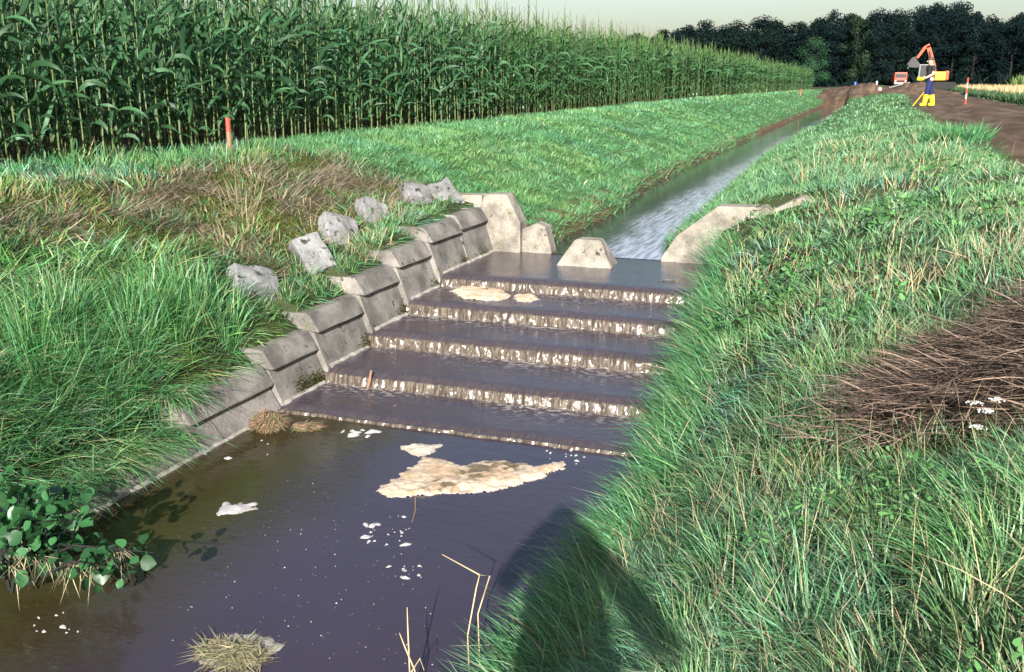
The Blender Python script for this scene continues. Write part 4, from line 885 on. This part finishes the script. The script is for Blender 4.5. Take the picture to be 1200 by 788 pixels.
def photographer():
    z0 = float(zt(.1, -.25))
    o = thing('person', 'photographer standing on the right bank, seen only by the cast shadow', 'person', (.08, -.22, z0), rz=YAW-.05)
    h = -z0
    V = [(0, 0, .90), (0, 0, 1.08), (0, 0, h-.28), (0, 0, h-.16), (0, 0, h-.10), (0, -.01, h+.0), (0, -.01, h+.09),
         (-.10, 0, .86), (-.10, 0, .48), (-.10, 0, .08), (-.11, .14, .04), (.10, 0, .86), (.10, 0, .48), (.10, 0, .08), (.11, .14, .04),
         (-.20, 0, h-.19), (-.33, .06, h-.42), (-.13, .13, h-.13), (-.06, .15, h-.08), (.20, 0, h-.19), (.33, .06, h-.42), (.13, .13, h-.13), (.06, .15, h-.08)]
    E = [(0, 1), (1, 2), (2, 3), (3, 4), (4, 5), (5, 6), (0, 7), (7, 8), (8, 9), (9, 10), (0, 11), (11, 12), (12, 13), (13, 14), (3, 15), (15, 16), (16, 17), (17, 18), (3, 19), (19, 20), (20, 21), (21, 22)]
    Rd = [(.19, .15), (.19, .14), (.21, .14), (.13, .10), .07, .095, .08, .135, .11, .06, .05, .135, .11, .06, .05, .08, .058, .045, .035, .08, .058, .045, .035]
    b = skinned('body', V, E, Rd, 0, [M_navy, M_skin], lambda c: 1 if c.z > h-.1 else 0, o)
photographer()

# ------------------------------------------------------------------ machines and markers
def excavator():
    g0 = onz(1093, 106, -1.25); g0 = g0*(98/g0[1]); x0, y0 = g0[0], 98.0; z0 = float(zt(x0, y0)); o = thing('excavator', 'orange excavator with raised folded arm and grab on the dirt track', 'excavator', (x0, y0, z0))
    at = lambda px, py, dy=0: Vector(ony(px, py, y0+dy)) - Vector((x0, y0, z0))
    for s in (0, 1):
        bm = bmesh.new(); c = at(1102, 104)
        prism(bm, [(-1.3, .15), (-1.5, .45), (-1.3, .75), (1.3, .75), (1.5, .45), (1.3, .15)], 'Y', -.22, .22, .05)
        bmesh.ops.transform(bm, matrix=Matrix.Translation((c.x-.2, s*1.8-.9, -.1)), verts=bm.verts); bm_obj('crawler_track', bm, M_rubber, o)
    bm = bmesh.new(); c = at(1102, 97); box(bm, (c.x-.25, 0, 1.15), (1.2, 2.0, .75), None, .08); bm_obj('upper_body', bm, M_yellow, o)
    bm = bmesh.new(); box(bm, (c.x+.45, 0, 1.2), (.30, 1.9, .8), None, .1); bm_obj('counterweight', bm, M_orange, o)
    c = at(1082, 90); bm = bmesh.new()
    hw, hh = .40, 1.35
    for sx in (-hw, hw):
        for sy in (-.5, .5): tube(bm, [(c.x+sx, sy, .75), (c.x+sx*.85, sy*.9, .75+hh)], .06, 6)
    box(bm, (c.x, 0, .75+hh), (.85, 1.05, .09), None, .03); cabo = bm_obj('cab', bm, M_grey, o)
    bm = bmesh.new(); box(bm, (c.x, 0, .75+hh*.52), (hw*1.72, .9, hh*.86), None, .02); bm_obj('cab_glass', bm, M_glass, cabo)
    def beam(name, pts, w0, w1, mat):
        bm = bmesh.new(); pts = [Vector(p) for p in pts]; m = len(pts); rings = []
        for i, p in enumerate(pts):
            d = (pts[min(i+1, m-1)]-pts[max(i-1, 0)]).normalized(); n_ = Vector((d.z, 0, -d.x)); wd = w0+(w1-w0)*i/(m-1)
            rings.append([bm.verts.new(p+n_*a*wd+Vector((0, b*.17, 0))) for a, b in ((1, 1), (1, -1), (-1, -1), (-1, 1))])
        for r0, r1 in zip(rings, rings[1:]):
            for k in range(4): bm.faces.new((r0[k], r0[(k+1) % 4], r1[(k+1) % 4], r1[k]))
        bm.faces.new(rings[0]); bm.faces.new(rings[-1][::-1]); return bm_obj(name, bm, mat, o)
    beam('boom', [at(1094, 93), at(1094, 78), at(1091, 65), at(1088, 54)], .22, .16, M_orange)
    beam('stick', [at(1090, 53), at(1084, 56), at(1075, 68)], .16, .10, M_orange)
    bm = bmesh.new(); tube(bm, [at(1092, 77, -.25), at(1089.5, 60, -.25)], .06, 8); bm_obj('hydraulic_ram', bm, M_steel, o)
    p = at(1072, 74); bm = bmesh.new(); prism(bm, [(0, .55), (-.28, .45), (-.62, -.1), (-.45, -.38), (.1, -.42), (.45, -.40), (.52, -.2), (.2, .2)], 'Y', -.45, .45, .04)
    for v in bm.verts: v.co = Vector((v.co.x+p.x, v.co.y, v.co.z+p.z))
    bk = bm_obj('bucket', bm, M_steel, o)
    for k in range(4):
        bm = bmesh.new(); box(bm, (p.x-.62+.10, -.36+.24*k, p.z-.42), (.14, .08, .16), None, .01); bm_obj('bucket_tooth', bm, M_steel, bk)
excavator()
def truck():
    g0 = onz(1054, 103, -1.9); y0 = 190.0; g0 = ony(1054, 102, y0); z0 = float(zt(g0[0], y0)); o = thing('truck', 'red truck seen from the front at the edge of the wood', 'truck', (g0[0], y0, z0), rz=.12)
    bm = bmesh.new(); box(bm, (0, 0, 1.55), (2.05, 1.6, 1.75), None, .12); cb = bm_obj('cab', bm, M_red, o)
    bm = bmesh.new(); box(bm, (0, -.82, 1.85), (1.75, .06, .62), None, .02); bm_obj('windscreen', bm, M_glass, cb)
    bm = bmesh.new(); box(bm, (0, -.84, .95), (1.3, .06, .32), None, .02); bm_obj('grille', bm, M_rubber, cb)
    bm = bmesh.new(); box(bm, (0, -.9, .60), (2.1, .25, .30), None, .04); bm_obj('bumper', bm, M_grey, o)
    for s in (-1, 1):
        bm = bmesh.new(); box(bm, (s*.82, -.85, .98), (.25, .07, .22), None, .03); bm_obj('headlight', bm, M_white, cb)
        for yy in (0, 2.9):
            bm = bmesh.new(); tube(bm, [(s*.78, yy, .48), (s*1.05, yy, .48)], .48, 16); bm_obj('wheel', bm, M_rubber, o)
        bm = bmesh.new(); box(bm, (s*1.18, -.7, 1.9), (.12, .08, .4), None, .02); bm_obj('wing_mirror', bm, M_rubber, cb)
    bm = bmesh.new(); box(bm, (0, 2.6, 1.2), (2.1, 3.2, .9), None, .05); bm_obj('cargo_bed', bm, M_orange, o)
    bm = bmesh.new(); box(bm, (0, 2, .6), (.8, 5.0, .25), None, .03); bm_obj('chassis', bm, M_rubber, o)
truck()
def post(name, px, py_top, py_base, y0, rad, bands, label, cat):
    b = ony(px, py_base, y0); gz = float(zt(b[0], y0)); h = np.clip(ony(px, py_top, y0)[2]-gz, .3, 2.6); o = thing(name, label, cat, (b[0], y0, gz))
    nB = len(bands)
    for k, m_ in enumerate(bands):
        bm = bmesh.new(); tube(bm, [(0, 0, h*k/nB - (.15 if k == 0 else 0)), (0, 0, h*(k+1)/nB)], rad*(1 if k % 2 == 0 else 1.03), 8); bm_obj('band', bm, m_, o)
post('survey_pole', 1132, 91, 115, 47.0, .035, [M_red, M_white]*2 + [M_red], 'red and white striped survey pole at the wheat margin', 'pole')
post('marker_post', 1002, 96, 102, 120.0, .12, [M_blue, M_blue], 'short blue post in the distance left of the truck', 'post')
post('marker_post', 1027, 95, 103, 115.0, .10, [M_grey, M_white], 'short white post in the distance between mounds and truck', 'post')
p = onx(267, 138, -7.55); post('marker_stake', 267, 138, 144, float(p[1]), .03, [M_wood, M_wood, M_red], 'red topped wooden stake in the grass before the maize', 'stake')
p = hitp(938, 112); post('marker_stake', 938, 105, 109, 81.5, .07, [M_wood, M_orange], 'small orange topped stake on the far left verge', 'stake')
p = ony(1031, 106, 86); bm = bmesh.new(); bmesh.ops.create_icosphere(bm, subdivisions=2, radius=.17)
for v in bm.verts: v.co *= .8+.4*fbm(v.co.x*4, v.co.y*4+v.co.z*3, 151)
o = bm_obj('white_boulder', bm, M_white, None, True, (p[0], 86, float(zt(p[0], 86))+.12)); tag(o, 'small pale boulder on the dirt left of the mound', 'boulder')
bm = bmesh.new(); q0 = ony(1043, 106, 93); q1 = ony(1063, 100, 97); box(bm, (0, 0, 0), ((q1-q0)[0]*1.0+.4, .5, .07), None, .015)
o = bm_obj('plank', bm, M_wood2, None, False, tuple((q0+q1)/2)); o.location.z = float(zt(o.location.x, o.location.y))+.25; o.rotation_euler = (0, R_(-14), .3); tag(o, 'pale plank leaning on the dirt mound left of the worker', 'plank')
print('blade tris', TOTAL[0])
